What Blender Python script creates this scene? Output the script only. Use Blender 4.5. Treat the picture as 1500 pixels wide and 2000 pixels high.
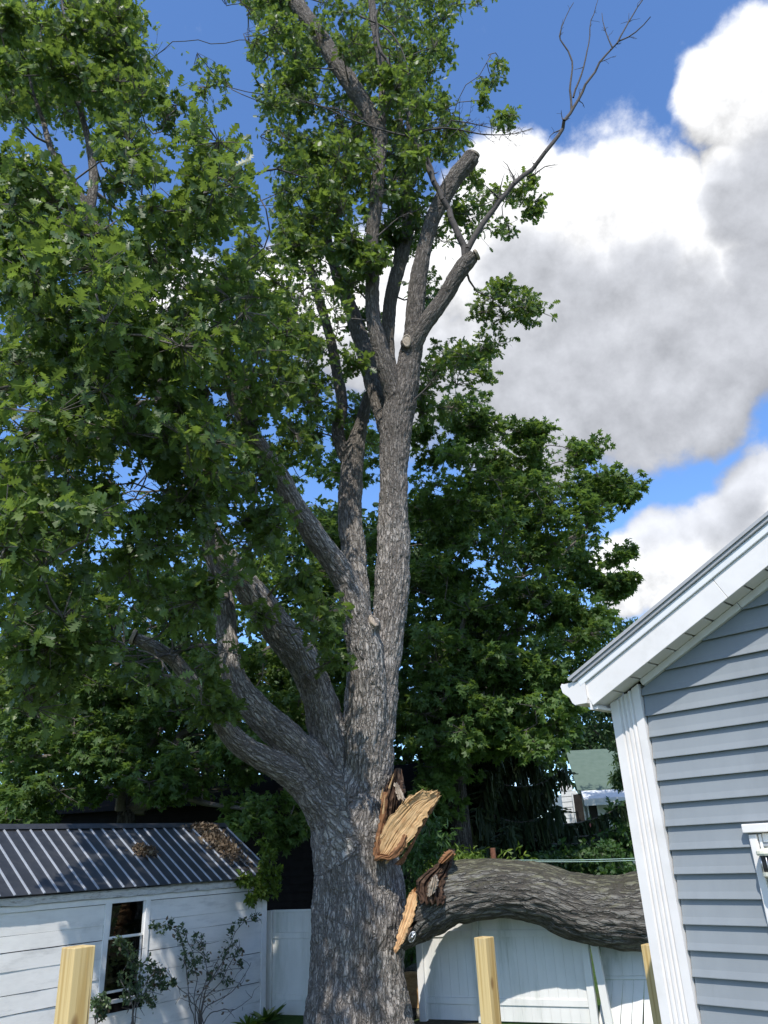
import bpy, math, random
import numpy as np
from mathutils import Vector, Matrix, kdtree

for o in list(bpy.data.objects):
    bpy.data.objects.remove(o)
rng = np.random.default_rng(11)
random.seed(11)
SC = bpy.context.scene
COL = SC.collection

# ------------------------------------------------------------------ camera
F, EYE = 1502.0, 2.7                       # focal length in photo pixels, eye height (raised deck)
PITCH, ROLL = math.radians(23.8), math.asin(.05)
CAM = np.array([0., 0., EYE])
FW = np.array([0, math.cos(PITCH), math.sin(PITCH)])
_u0 = np.array([0, -math.sin(PITCH), math.cos(PITCH)])
RT = np.array([1., 0, 0])*math.cos(ROLL) - _u0*math.sin(ROLL)
UP = _u0*math.cos(ROLL) + np.array([1., 0, 0])*math.sin(ROLL)
cam = bpy.data.objects.new('camera', bpy.data.cameras.new('camera'))
COL.objects.link(cam)
cam.data.sensor_fit = 'VERTICAL'
cam.data.sensor_height = 36
cam.data.lens = 36*F/2000
cam.data.clip_start, cam.data.clip_end = .05, 3000
M = Matrix.Identity(4)
for i in range(3):
    M[i][0], M[i][1], M[i][2], M[i][3] = RT[i], UP[i], -FW[i], CAM[i]
cam.matrix_world = M
SC.camera = cam

# ------------------------------------------------------------------ light
SUN_EL = math.radians(51)
SUN_H = np.array([-.13, -.99]); SUN_H /= np.linalg.norm(SUN_H)
SUN = np.array([SUN_H[0]*math.cos(SUN_EL), SUN_H[1]*math.cos(SUN_EL), math.sin(SUN_EL)])
sun = bpy.data.objects.new('sun', bpy.data.lights.new('sun', 'SUN'))
COL.objects.link(sun)
sun.data.energy = 2.4
sun.data.angle = math.radians(.53)
sun.data.color = (1, .955, .89)
sun.rotation_euler = Vector(SUN).to_track_quat('Z', 'Y').to_euler()
sun.location = (0, 0, 60)
SC.view_settings.view_transform = 'Standard'
SC.view_settings.look = 'None'
SC.view_settings.exposure = .97
SC.view_settings.gamma = 1
SC.view_settings.use_curve_mapping = False
cy = SC.cycles
cy.max_bounces, cy.diffuse_bounces, cy.glossy_bounces = 9, 5, 3
cy.transmission_bounces, cy.transparent_max_bounces = 4, 6
cy.use_denoising = True
cy.caustics_reflective = cy.caustics_refractive = False


def ray(x, y):
    return FW + RT*(x-750)/F + UP*(1000-y)/F


def at(x, y, Y):
    d = ray(x, y)
    return CAM + d*(Y/d[1])


def onplane(x, y, o, n):
    d = ray(x, y)
    return CAM + d*(((o-CAM) @ n)/(d @ n))


def project(P):
    v = np.asarray(P, float)-CAM
    z = v @ FW
    z = np.where(np.abs(z) < 1e-6, 1e-6, z)
    return 750+F*(v @ RT)/z, 1000-F*(v @ UP)/z, z


def mpp(p):                                 # metres per photo pixel at a point
    return float((np.asarray(p)-CAM) @ FW)/F


# ------------------------------------------------------------------ nodes
class NT:
    def __init__(s, tree):
        s.t = tree

    def n(s, kind, ins=None, **props):
        nd = s.t.nodes.new(kind)
        for k, v in props.items():
            setattr(nd, k, v)
        for k, v in (ins or {}).items():
            s.put(nd.inputs[k], v)
        return nd

    def put(s, sock, v):
        if isinstance(v, bpy.types.NodeSocket):
            s.t.links.new(v, sock)
        elif v is not None:
            if isinstance(v, tuple) and len(v) == 3 and sock.type == 'RGBA':
                v = (*v, 1)
            sock.default_value = v

    def math(s, op, a, b=None, clamp=False):
        nd = s.n('ShaderNodeMath', operation=op, use_clamp=clamp)
        s.put(nd.inputs[0], a)
        if b is not None:
            s.put(nd.inputs[1], b)
        return nd.outputs[0]

    def vmath(s, op, a, b=None, scale=None):
        nd = s.n('ShaderNodeVectorMath', operation=op)
        s.put(nd.inputs[0], a)
        if b is not None:
            s.put(nd.inputs[1], b)
        if scale is not None:
            s.put(nd.inputs['Scale'], scale)
        return nd.outputs['Value' if op == 'DOT_PRODUCT' else 'Vector']

    def rng(s, v, a, b, c=0., d=1., smooth=True):
        nd = s.n('ShaderNodeMapRange', interpolation_type='SMOOTHSTEP' if smooth else 'LINEAR')
        for i, x in enumerate((v, a, b, c, d)):
            s.put(nd.inputs[i], x)
        return nd.outputs[0]

    def mix(s, f, a, b, mode='MIX'):
        nd = s.n('ShaderNodeMix', data_type='RGBA', blend_type=mode)
        s.put(nd.inputs[0], f)
        s.put(nd.inputs[6], a)
        s.put(nd.inputs[7], b)
        return nd.outputs[2]

    def noise(s, vec, scale, detail=4., rough=.55, dist=0., out=0):
        nd = s.n('ShaderNodeTexNoise', {'Scale': scale, 'Detail': detail, 'Roughness': rough, 'Distortion': dist})
        if vec is not None:
            s.put(nd.inputs['Vector'], vec)
        return nd.outputs[out]

    def mapping(s, vec, scale=(1, 1, 1), rot=(0, 0, 0), loc=(0, 0, 0)):
        return s.n('ShaderNodeMapping', {'Vector': vec, 'Scale': scale, 'Rotation': rot, 'Location': loc}).outputs[0]

    def bump(s, h, strength, dist):
        return s.n('ShaderNodeBump', {'Height': h, 'Strength': strength, 'Distance': dist}).outputs[0]


MATS = {}


def material(name, build):
    m = bpy.data.materials.new(name)
    m.use_nodes = True
    m.node_tree.nodes.clear()
    t = NT(m.node_tree)
    sh = build(t)
    out = t.n('ShaderNodeOutputMaterial')
    t.put(out.inputs[0], sh)
    MATS[name] = m
    return m


def bsdf(t, col, rough=.6, normal=None, metal=0., spec=.5, **kw):
    ins = {'Base Color': col, 'Roughness': rough, 'Metallic': metal, 'Specular IOR Level': spec}
    if normal is not None:
        ins['Normal'] = normal
    ins.update(kw)
    return t.n('ShaderNodeBsdfPrincipled', ins).outputs[0]


def obco(t):
    return t.n('ShaderNodeTexCoord').outputs['Object']


def geo(t):
    return t.n('ShaderNodeNewGeometry').outputs['Position']


def attr(t, name, out='Fac'):
    return t.n('ShaderNodeAttribute', attribute_name=name).outputs[out]


# ------------------------------------------------------------------ sky with cumulus
world = bpy.data.worlds.new('World')
SC.world = world
world.use_nodes = True
wt = NT(world.node_tree)
world.node_tree.nodes.clear()
sky = wt.n('ShaderNodeTexSky', sky_type='NISHITA', sun_disc=False, sun_elevation=SUN_EL,
           sun_rotation=math.atan2(SUN[0], SUN[1]), air_density=1.0, dust_density=.15, ozone_density=4.0, altitude=100)
BLOBS = [(1150, 570, 11, 1.), (1330, 590, 9.5, 1.), (1010, 620, 9, 1.), (1090, 415, 5, .95), (1200, 385, 4.6, .95), (1440, 450, 5.2, .95), (1220, 760, 6.5, .95), (1300, 430, 5, .9), (1500, 600, 7, 1.),
         (990, 370, 4.5, .9), (1500, 320, 4.2, .95), (1480, 165, 4., .9), (1400, 190, 3.0, .85), (1520, 240, 3.5, .9), (1310, 1090, 4.1, 1.), (1430, 1070, 4.8, 1.), (1220, 1120, 3.4, 1.), (1510, 990, 4.4, 1.), (1370, 1140, 3.7, 1.),
         (860, 640, 9, .95), (700, 620, 6, .9), (590, 580, 4.5, .85), (330, 590, 4.5, .85), (1030, 790, 7, .95), (1340, 760, 5, .9), (1000, 500, 6, .95), (1420, 700, 4.5, .85)]
cg = bpy.data.node_groups.new('cloud_field', 'ShaderNodeTree')
cg.interface.new_socket('Dir', in_out='INPUT', socket_type='NodeSocketVector')
cg.interface.new_socket('Density', in_out='OUTPUT', socket_type='NodeSocketFloat')
cg.interface.new_socket('Bulk', in_out='OUTPUT', socket_type='NodeSocketFloat')
g = NT(cg)
gi = g.n('NodeGroupInput').outputs[0]
warp = g.noise(gi, 6.5, 4, .55, out=1)
dd = g.vmath('NORMALIZE', g.vmath('ADD', gi, g.vmath('SCALE', g.vmath('SUBTRACT', warp, (.5, .5, .5)), scale=.085)))
acc = None
for (bx, by, deg, wgt) in BLOBS:
    c = ray(bx, by)
    c = c/np.linalg.norm(c)
    dot = g.vmath('DOT_PRODUCT', dd, tuple(c))
    v = g.rng(dot, math.cos(math.radians(deg*1.2)), math.cos(math.radians(deg*.35)), 0, wgt)
    acc = v if acc is None else g.math('SMOOTH_MAX', acc, v) if False else g.math('MAXIMUM', acc, v)
fc = FW/np.linalg.norm(FW)
inframe = g.rng(g.vmath('DOT_PRODUCT', gi, tuple(fc)), math.cos(math.radians(58)), math.cos(math.radians(44)))
wide = g.rng(g.noise(gi, 2.3, 3, .5), .47, .66, 0, 1.)
acc = g.math('MAXIMUM', acc, g.math('MULTIPLY', wide, g.math('SUBTRACT', 1., inframe)))
fb = g.math('SUBTRACT', g.noise(gi, 15, 10, .62), .5)
fb2 = g.math('SUBTRACT', g.noise(gi, 5, 5, .55), .5)
den = g.math('ADD', acc, g.math('ADD', g.math('MULTIPLY', fb, 1.25), g.math('MULTIPLY', fb2, .35)))
go = g.n('NodeGroupOutput')
g.put(go.inputs[0], den)
g.put(go.inputs[1], g.math('ADD', acc, g.math('MULTIPLY', fb2, .7)))
wdir = wt.n('ShaderNodeTexCoord').outputs['Generated']
gA = wt.n('ShaderNodeGroup', node_tree=cg)
wt.put(gA.inputs[0], wdir)
gB = wt.n('ShaderNodeGroup', node_tree=cg)
wt.put(gB.inputs[0], wt.vmath('NORMALIZE', wt.vmath('ADD', wdir, tuple(float(x)*.035 for x in SUN))))
gC = wt.n('ShaderNodeGroup', node_tree=cg)
wt.put(gC.inputs[0], wt.vmath('NORMALIZE', wt.vmath('ADD', wdir, (-.02, -.05, .10))))
cov = wt.rng(gA.outputs[0], .17, .72)
relief = wt.math('SUBTRACT', gA.outputs[0], gB.outputs[0])          # brighter where the lump faces the sun
deep = wt.rng(gC.outputs[1], .30, .98)                              # grey where there is much cloud above
val = wt.math('ADD', wt.math('SUBTRACT', .97, wt.math('MULTIPLY', deep, .40)), wt.math('MULTIPLY', relief, wt.math('SUBTRACT', .95, wt.math('MULTIPLY', deep, .6))))
val = wt.math('MINIMUM', wt.math('MAXIMUM', val, .40), 1.12)
ccol = wt.vmath('SCALE', wt.mix(deep, (1., 1., 1.), (.95, .975, 1.04)), scale=val)
skyc = wt.mix(1., sky.outputs[0], (.76, .92, 1.10), 'MULTIPLY')
bgS = wt.n('ShaderNodeBackground', {'Color': skyc, 'Strength': .125})
bgC = wt.n('ShaderNodeBackground', {'Color': ccol, 'Strength': .58})
mx = wt.n('ShaderNodeMixShader')
wt.put(mx.inputs[0], wt.math('MULTIPLY', cov, .97))
wt.put(mx.inputs[1], bgS.outputs[0])
wt.put(mx.inputs[2], bgC.outputs[0])
wt.put(wt.n('ShaderNodeOutputWorld').inputs[0], mx.outputs[0])
world.cycles.sampling_method = 'MANUAL'
world.cycles.sample_map_resolution = 512


# ------------------------------------------------------------------ materials
def m_bark(name, ridge, ridge2, furrow, moss=0., zs=.2, vs=11., lich=.25, bstr=1.):
    def f(t):
        co = attr(t, 'barkco', 'Vector')
        wob = t.vmath('SCALE', t.vmath('SUBTRACT', t.noise(co, 5, 4, .6, out=1), (.5, .5, .5)), scale=.09)
        c2 = t.mapping(t.vmath('ADD', co, wob), (1, 1, zs))
        vor = t.n('ShaderNodeTexVoronoi', {'Vector': c2, 'Scale': vs, 'Randomness': 1.}, feature='DISTANCE_TO_EDGE').outputs['Distance']
        nz = t.noise(t.mapping(co, (1, 1, zs*.8)), 22, 6, .62)
        nz2 = t.noise(co, 60, 5, .6)
        patch = t.noise(co, 1.3, 5, .6)
        vor2 = t.n('ShaderNodeTexVoronoi', {'Vector': t.mapping(t.vmath('ADD', co, wob), (1, 1, zs*.45), loc=(3, 1, 2)), 'Scale': vs*.62, 'Randomness': 1.}, feature='DISTANCE_TO_EDGE').outputs['Distance']
        wid = t.rng(t.noise(co, 2.1, 3, .5), .35, .65, .05, .17)
        jit = t.math('MULTIPLY', t.math('SUBTRACT', nz, .5), .2)
        fa_ = t.rng(t.math('ADD', vor, jit), 0., wid)
        fb_2 = t.rng(t.math('ADD', vor2, jit), 0., .10)
        fur = t.math('MULTIPLY', t.math('ADD', t.math('MULTIPLY', fa_, .65), .35), fb_2)
        fur2 = t.rng(nz, .34, .52)
        h = t.math('ADD', t.math('MULTIPLY', fur, t.math('ADD', .4, t.math('MULTIPLY', fur2, .6))), t.math('MULTIPLY', nz2, .28))
        col = t.mix(t.rng(patch, .35, .65), ridge, ridge2)
        stain = t.rng(t.noise(t.mapping(co, (1, 1, .22)), 2.6, 5, .6), .42, .66)
        col = t.mix(t.math('MULTIPLY', stain, .45), col, tuple(x*.48 for x in ridge))
        col = t.mix(t.math('MULTIPLY', t.rng(t.noise(co, 7, 6, .7), .52, .72), lich), col, (.52, .51, .46))
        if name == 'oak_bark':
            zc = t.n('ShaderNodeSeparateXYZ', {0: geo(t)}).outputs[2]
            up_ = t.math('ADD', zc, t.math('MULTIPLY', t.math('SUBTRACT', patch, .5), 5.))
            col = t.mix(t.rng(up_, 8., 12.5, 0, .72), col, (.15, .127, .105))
        if moss:
            nrm = t.n('ShaderNodeNewGeometry').outputs['Normal']
            upz = t.n('ShaderNodeSeparateXYZ', {0: nrm}).outputs[2]
            mf = t.math('MULTIPLY', t.rng(t.math('ADD', upz, t.math('MULTIPLY', t.math('SUBTRACT', patch, .5), 1.6)), .1, .9), moss)
            col = t.mix(mf, col, (.105, .105, .035))
        col = t.mix(t.math('MULTIPLY', t.math('SUBTRACT', 1., t.math('MULTIPLY', fur, fur2)), .8), col, furrow)
        col = t.mix(.25, col, t.mix(t.rng(nz2, .3, .7), (.45, .45, .45), (1.25, 1.25, 1.25)), 'MULTIPLY')
        return bsdf(t, col, .9, t.bump(h, bstr, .05), spec=.2)
    return material(name, f)


m_bark('oak_bark', (.40, .362, .325), (.46, .425, .385), (.12, .104, .09), lich=.16, zs=.3, vs=20., bstr=.9)
m_bark('log_bark', (.185, .172, .15), (.26, .245, .22), (.052, .045, .038), moss=.6, zs=.2, vs=15, lich=.2, bstr=.8)
m_bark('maple_bark', (.09, .08, .07), (.13, .12, .11), (.03, .025, .02))


def m_leaf(name, dark, mid, bright, transl=.38, tcol=(.16, .27, .03), rough=.42, spec=.45):
    def f(t):
        r = attr(t, 'rnd')
        c = t.mix(t.rng(r, 0, .6, smooth=False), dark, mid)
        c = t.mix(t.rng(r, .6, 1., smooth=False), c, bright)
        p = bsdf(t, c, rough, spec=spec)
        tr = t.n('ShaderNodeBsdfTranslucent', {'Color': t.mix(t.rng(r, 0, 1, smooth=False), tuple(.55*x for x in tcol), tcol)}).outputs[0]
        mxs = t.n('ShaderNodeMixShader', {0: transl})
        t.put(mxs.inputs[1], p)
        t.put(mxs.inputs[2], tr)
        return mxs.outputs[0]
    return material(name, f)


m_leaf('oak_leaf', (.052, .092, .030), (.085, .14, .040), (.155, .22, .055), transl=.44, tcol=(.29, .42, .06))
m_leaf('maple_leaf', (.058, .105, .03), (.088, .152, .042), (.125, .195, .055), transl=.42, tcol=(.27, .42, .065), rough=.5, spec=.35)
m_leaf('far_leaf', (.045, .085, .035), (.062, .11, .045), (.09, .145, .055), transl=.3, tcol=(.1, .2, .04), rough=.6, spec=.3)
m_leaf('spruce_needle', (.018, .034, .014), (.03, .05, .018), (.07, .085, .025), transl=.12, tcol=(.09, .11, .02), rough=.6, spec=.3)
m_leaf('spruce_needle_light', (.06, .08, .022), (.085, .105, .028), (.13, .14, .04), transl=.2, tcol=(.15, .18, .03), rough=.6, spec=.3)
m_leaf('shrub_leaf', (.035, .07, .02), (.05, .105, .028), (.085, .16, .04), transl=.33, tcol=(.13, .26, .035), rough=.5)
m_leaf('creeper_leaf', (.08, .14, .022), (.13, .21, .03), (.22, .29, .04), transl=.4, tcol=(.25, .36, .03), rough=.5)
m_leaf('rose_leaf', (.05, .085, .04), (.075, .12, .055), (.14, .19, .075), transl=.28, tcol=(.1, .18, .03), rough=.38)
m_leaf('dead_leaf', (.10, .07, .048), (.19, .145, .10), (.32, .26, .185), transl=.2, tcol=(.2, .11, .04), rough=.8, spec=.15)
m_leaf('variegated_leaf', (.05, .1, .02), (.12, .2, .04), (.5, .5, .24), transl=.3)


def plainmat(name, col, rough=.6, var=.12, scale=6., bstr=.15, spec=.4, metal=0., bd=.01, streak=None, dirt=None, dirtamt=0.):
    def f(t):
        co = geo(t)
        n1 = t.noise(co, scale, 6, .6)
        v = (streak or (1, 1, 1))
        n2 = t.noise(t.mapping(co, v), scale*4, 5, .6)
        a = tuple(c*(1-var) for c in col)
        b = tuple(min(1, c*(1+var)) for c in col)
        c = t.mix(t.rng(t.math('ADD', t.math('MULTIPLY', n1, .6), t.math('MULTIPLY', n2, .4)), .35, .65), a, b)
        if dirt:
            c = t.mix(t.math('MULTIPLY', t.rng(t.noise(t.mapping(co, v), scale*1.4, 7, .68), .5, .74), dirtamt), c, dirt)
        return bsdf(t, c, t.rng(n2, 0, 1, rough*.9, min(1, rough*1.1)), t.bump(n2, bstr, bd), metal, spec)
    return material(name, f)


plainmat('twig', (.13, .115, .10), .9, .25, 20, .4)
plainmat('dead_twig', (.085, .075, .068), .9, .25, 20, .4)
plainmat('white_vinyl', (.78, .78, .77), .38, .03, 2, .04, .45, streak=(1, 1, .1), dirt=(.52, .52, .47), dirtamt=.45)
plainmat('fence_vinyl', (.76, .745, .705), .4, .05, 1.5, .05, .4, streak=(1, 1, .12), dirt=(.40, .43, .36), dirtamt=.8)
plainmat('trim_white', (.80, .765, .725), .42, .03, 3, .05, .45, dirt=(.55, .52, .46), dirtamt=.3)
plainmat('grey_siding', (.25, .272, .285), .5, .05, 2.2, .06, .4, streak=(1.5, 1.5, .35), dirt=(.17, .18, .18), dirtamt=.35)
plainmat('roof_edge', (.22, .22, .225), .6, .1, 8, .2)
plainmat('drip_metal', (.40, .40, .40), .45, .06, 5, .05, .5)
plainmat('shed_paint', (.82, .80, .765), .62, .05, 2.2, .2, .3, streak=(.5, .5, 2.2), dirt=(.42, .41, .39), dirtamt=.45)
plainmat('shed_trim', (.83, .815, .79), .5, .04, 3, .12, .35, dirt=(.4, .38, .34), dirtamt=.3)
plainmat('eave_board', (.60, .60, .59), .75, .1, 9, .4, .2, streak=(.4, .4, 2), dirt=(.09, .065, .05), dirtamt=.8)
plainmat('metal_roof', (.034, .036, .040), .4, .2, 3, .06, .45, dirt=(.09, .085, .078), dirtamt=.3)
plainmat('metal_rib_highlight', (.30, .32, .35), .3, .1, 3, .04, .6)  # roof metal made paler: the sky and sun highlight on ribs painted as colour
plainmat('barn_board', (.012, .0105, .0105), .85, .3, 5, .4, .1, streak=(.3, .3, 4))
plainmat('soil', (.09, .065, .045), .95, .3, 4, .6, .1)
plainmat('rust', (.17, .075, .045), .85, .3, 20, .4, .2)
plainmat('black_plastic', (.02, .02, .02), .5, .1, 8)
plainmat('far_white', (.62, .63, .62), .7, .06, 2, .1, .3, dirt=(.4, .4, .38), dirtamt=.3)
plainmat('brick_red', (.06, .018, .016), .9, .3, 6, .3, .1)
plainmat('silver', (.62, .63, .64), .35, .06, 20, .1, .5, metal=.7)
plainmat('cream_plastic', (.80, .76, .6), .5, .03, 8, .03)
plainmat('line_cord', (.30, .42, .36), .6, .05, 8)
plainmat('callus', (.36, .30, .235), .85, .2, 30, .4, .2)


def f_shingle(t):
    co = geo(t)
    br = t.n('ShaderNodeTexBrick', {'Vector': t.mapping(co, (1.2, 0, 1), (0, 0, 0)), 'Color1': (.15, .20, .155, 1), 'Color2': (.20, .255, .205, 1),
                                    'Mortar': (.04, .075, .055, 1), 'Scale': 2.6, 'Mortar Size': .02})
    c = t.mix(.5, br.outputs[0], t.mix(t.noise(co, 3, 5), (.12, .165, .125), (.24, .29, .24)))
    return bsdf(t, c, .9, spec=.2)


material('green_shingle', f_shingle)


def f_wood(cols, grain=(5, 60, 60), rough=.65, bstr=.4):
    def f(t):
        co = attr(t, 'grain', 'Vector')
        g1 = t.noise(t.mapping(co, grain), 1., 6, .6, .6)
        g2 = t.noise(co, 9, 4, .55)
        c = t.mix(t.rng(g1, .32, .68), cols[0], cols[1])
        c = t.mix(t.math('MULTIPLY', t.rng(g2, .5, .72), .7), c, cols[2])
        return bsdf(t, c, rough, t.bump(g1, bstr, .012), spec=.25)
    return f


material('torn_wood', f_wood([(.46, .285, .13), (.62, .42, .22), (.36, .19, .08)], (4, 45, 45)))
material('torn_fresh', f_wood([(.50, .27, .12), (.76, .50, .26), (.42, .20, .085)]))
material('rotten_wood', f_wood([(.028, .017, .012), (.085, .048, .03), (.19, .125, .08)], (10, 30, 30), .95, .8))
material('splinter_brown', f_wood([(.16, .075, .035), (.30, .15, .07), (.09, .045, .025)], (8, 60, 60), .85, .6))


def f_post(t):
    co = obco(t)
    rings = t.noise(t.mapping(co, (26, 26, .7)), 1., 3, .5, 1.3)
    fine = t.noise(t.mapping(co, (160, 160, 3)), 1., 4, .6)
    c = t.mix(t.rng(rings, .38, .62), (.66, .50, .235), (.50, .335, .125))
    c = t.mix(t.math('MULTIPLY', t.rng(fine, .55, .8), .35), c, (.36, .23, .085))
    k = t.n('ShaderNodeTexVoronoi', {'Vector': t.mapping(co, (5, 5, 2.2), (0, 0, 0), (.3, .1, .0)), 'Scale': 1.}).outputs['Distance']
    c = t.mix(t.rng(k, .05, .11, .75, 0), c, (.23, .12, .045))
    ck = t.noise(t.mapping(co, (70, 70, .9), (0, 0, 0), (2, 5, 1)), 1., 2, .4)
    c = t.mix(t.rng(ck, .70, .76, 0, .8), c, (.12, .07, .03))
    gry = t.noise(co, 7, 5, .65)
    c = t.mix(t.rng(gry, .5, .75, 0, .3), c, (.42, .36, .27))
    return bsdf(t, c, .68, t.bump(t.math('ADD', fine, t.rng(ck, .70, .76, 0, -2.)), .35, .004), spec=.25)


material('pine_post', f_post)


def f_glass(t):
    fr = t.n('ShaderNodeFresnel', {'IOR': 1.5}).outputs[0]
    mxs = t.n('ShaderNodeMixShader')
    t.put(mxs.inputs[0], t.math('ADD', t.math('MULTIPLY', fr, .5), .015))
    t.put(mxs.inputs[1], t.n('ShaderNodeBsdfTransparent', {'Color': (.62, .65, .65)}).outputs[0])
    t.put(mxs.inputs[2], t.n('ShaderNodeBsdfGlossy', {'Roughness': .02}).outputs[0])
    return mxs.outputs[0]


material('window_glass', f_glass)
plainmat('dark_room', (.03, .027, .025), .9, .2, 4, .1, .1)
plainmat('stored_wood', (.30, .22, .14), .8, .2, 10, .2, .2)


def f_ground(t):
    co = geo(t)
    n1 = t.noise(co, .5, 6, .6)
    n2 = t.noise(co, 14, 6, .65)
    gr = t.mix(t.rng(n2, .3, .7), (.035, .07, .016), (.085, .14, .035))
    so = t.mix(t.rng(n2, .3, .7), (.05, .036, .026), (.12, .09, .065))
    near = t.rng(t.vmath('DOT_PRODUCT', co, (-.05, 1, 0)), 14.6, 16.8)
    c = t.mix(t.math('MULTIPLY', t.rng(t.math('ADD', n1, t.math('MULTIPLY', near, -.12)), .4, .6), .9), gr, so)
    return bsdf(t, c, .95, t.bump(n2, .8, .05), spec=.1)


material('ground', f_ground)


# ------------------------------------------------------------------ mesh helpers
def rootloc(o):
    while o is not None and o.parent is not None:
        o = o.parent
    return np.array(o.location) if o is not None else np.zeros(3)


def build_mesh(name, V, faces, smooth=False, attrs=None):
    me = bpy.data.meshes.new(name)
    V = np.asarray(V, dtype=np.float32)
    if isinstance(faces, np.ndarray):
        faces = [faces]
    faces = [np.asarray(f, dtype=np.int32) for f in faces if len(f)]
    nl = sum(f.size for f in faces)
    npoly = sum(len(f) for f in faces)
    me.vertices.add(len(V))
    me.vertices.foreach_set('co', V.ravel())
    me.loops.add(nl)
    me.loops.foreach_set('vertex_index', np.concatenate([f.ravel() for f in faces]))
    me.polygons.add(npoly)
    starts, s = [], 0
    for f in faces:
        starts.append(s + np.arange(len(f))*f.shape[1])
        s += f.size
    me.polygons.foreach_set('loop_start', np.concatenate(starts).astype(np.int32))
    me.update(calc_edges=True)
    me.polygons.foreach_set('use_smooth', np.full(npoly, bool(smooth)))
    for k, a in (attrs or {}).items():
        a = np.asarray(a, dtype=np.float32)
        if a.ndim == 1:
            me.attributes.new(k, 'FLOAT', 'POINT').data.foreach_set('value', a)
        else:
            me.attributes.new(k, 'FLOAT_VECTOR', 'POINT').data.foreach_set('vector', a.ravel())
    return me


def mk(name, V, faces, mat, parent=None, smooth=False, attrs=None):
    V = np.asarray(V, float)
    if parent is not None:
        V = V - rootloc(parent)
    me = build_mesh(name, V, faces, smooth, attrs)
    me.materials.append(MATS[mat])
    o = bpy.data.objects.new(name, me)
    COL.objects.link(o)
    o.parent = parent
    return o


def thing(name, loc, label, cat, group=None):
    o = bpy.data.objects.new(name, None)
    COL.objects.link(o)
    o.location = tuple(float(x) for x in loc)
    o.empty_display_size = .2
    o['label'], o['category'] = label, cat
    if group:
        o['group'] = group
    return o


def tag(o, label, cat, group=None, kind=None):
    o['label'], o['category'] = label, cat
    if group:
        o['group'] = group
    if kind:
        o['kind'] = kind
    return o


BOXF = np.array([[0, 1, 3, 2], [4, 6, 7, 5], [0, 4, 5, 1], [2, 3, 7, 6], [0, 2, 6, 4], [1, 5, 7, 3]])


def boxv(o, a, b, c):
    o, a, b, c = (np.asarray(x, float) for x in (o, a, b, c))
    return np.array([o+i*a+j*b+k*c for i in (0, 1) for j in (0, 1) for k in (0, 1)])


def bevel_obj(o, w, seg=2):
    m = o.modifiers.new('bevel', 'BEVEL')
    m.width, m.segments, m.limit_method = w, seg, 'ANGLE'
    return o


def box(name, o, a, b, c, mat, parent=None, bev=0.):
    if np.dot(np.cross(a, b), c) < 0:
        a, b = b, a
    # grain runs along the longest side
    V = boxv(o, a, b, c)
    ob = mk(name, V, BOXF, mat, parent)
    if bev:
        bevel_obj(ob, bev)
    return ob


def extrude_poly(name, pts, ext, mat, parent=None, bev=0.):
    """closed outline (n x 3) pushed along ext"""
    P = np.asarray(pts, float)
    n = len(P)
    V = np.concatenate([P, P+np.asarray(ext)])
    nrm = np.zeros(3)
    for i in range(n):
        nrm += np.cross(P[i]-P[0], P[(i+1) % n]-P[0])
    fl = np.dot(nrm, ext) > 0
    a = np.arange(n)
    b = (a+1) % n
    cap = a[None, :]
    f1, f2 = (cap[:, ::-1], cap+n) if fl else (cap, cap[:, ::-1]+n)
    side = np.stack([a, b, b+n, a+n], 1) if fl else np.stack([b, a, a+n, b+n], 1)
    o = mk(name, V, [np.concatenate([f1, f2]), side], mat, parent)
    if bev:
        bevel_obj(o, bev)
    return o


def frame_for(d):
    d = d/np.linalg.norm(d)
    h = np.array([0., 0, 1]) if abs(d[2]) < .9 else np.array([1., 0, 0])
    a = np.cross(h, d)
    a /= np.linalg.norm(a)
    return a, np.cross(d, a)


def spline(P, R=None, step=.12):
    P = np.asarray(P, float)
    n = len(P)
    Q = np.vstack([2*P[0]-P[1], P, 2*P[-1]-P[-2]])
    out, rr = [], []
    for i in range(n-1):
        p0, p1, p2, p3 = Q[i:i+4]
        m = max(2, int(np.linalg.norm(p2-p1)/step))
        t = np.arange(m)/m
        t = t[:, None]
        out.append(.5*((2*p1)+(-p0+p2)*t+(2*p0-5*p1+4*p2-p3)*t**2+(-p0+3*p1-3*p2+p3)*t**3))
        if R is not None:
            rr.append(R[i]+(R[i+1]-R[i])*t[:, 0])
    out.append(P[-1:])
    out = np.vstack(out)
    if R is None:
        return out
    rr.append(np.array([R[-1]]))
    return out, np.concatenate(rr)


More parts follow.
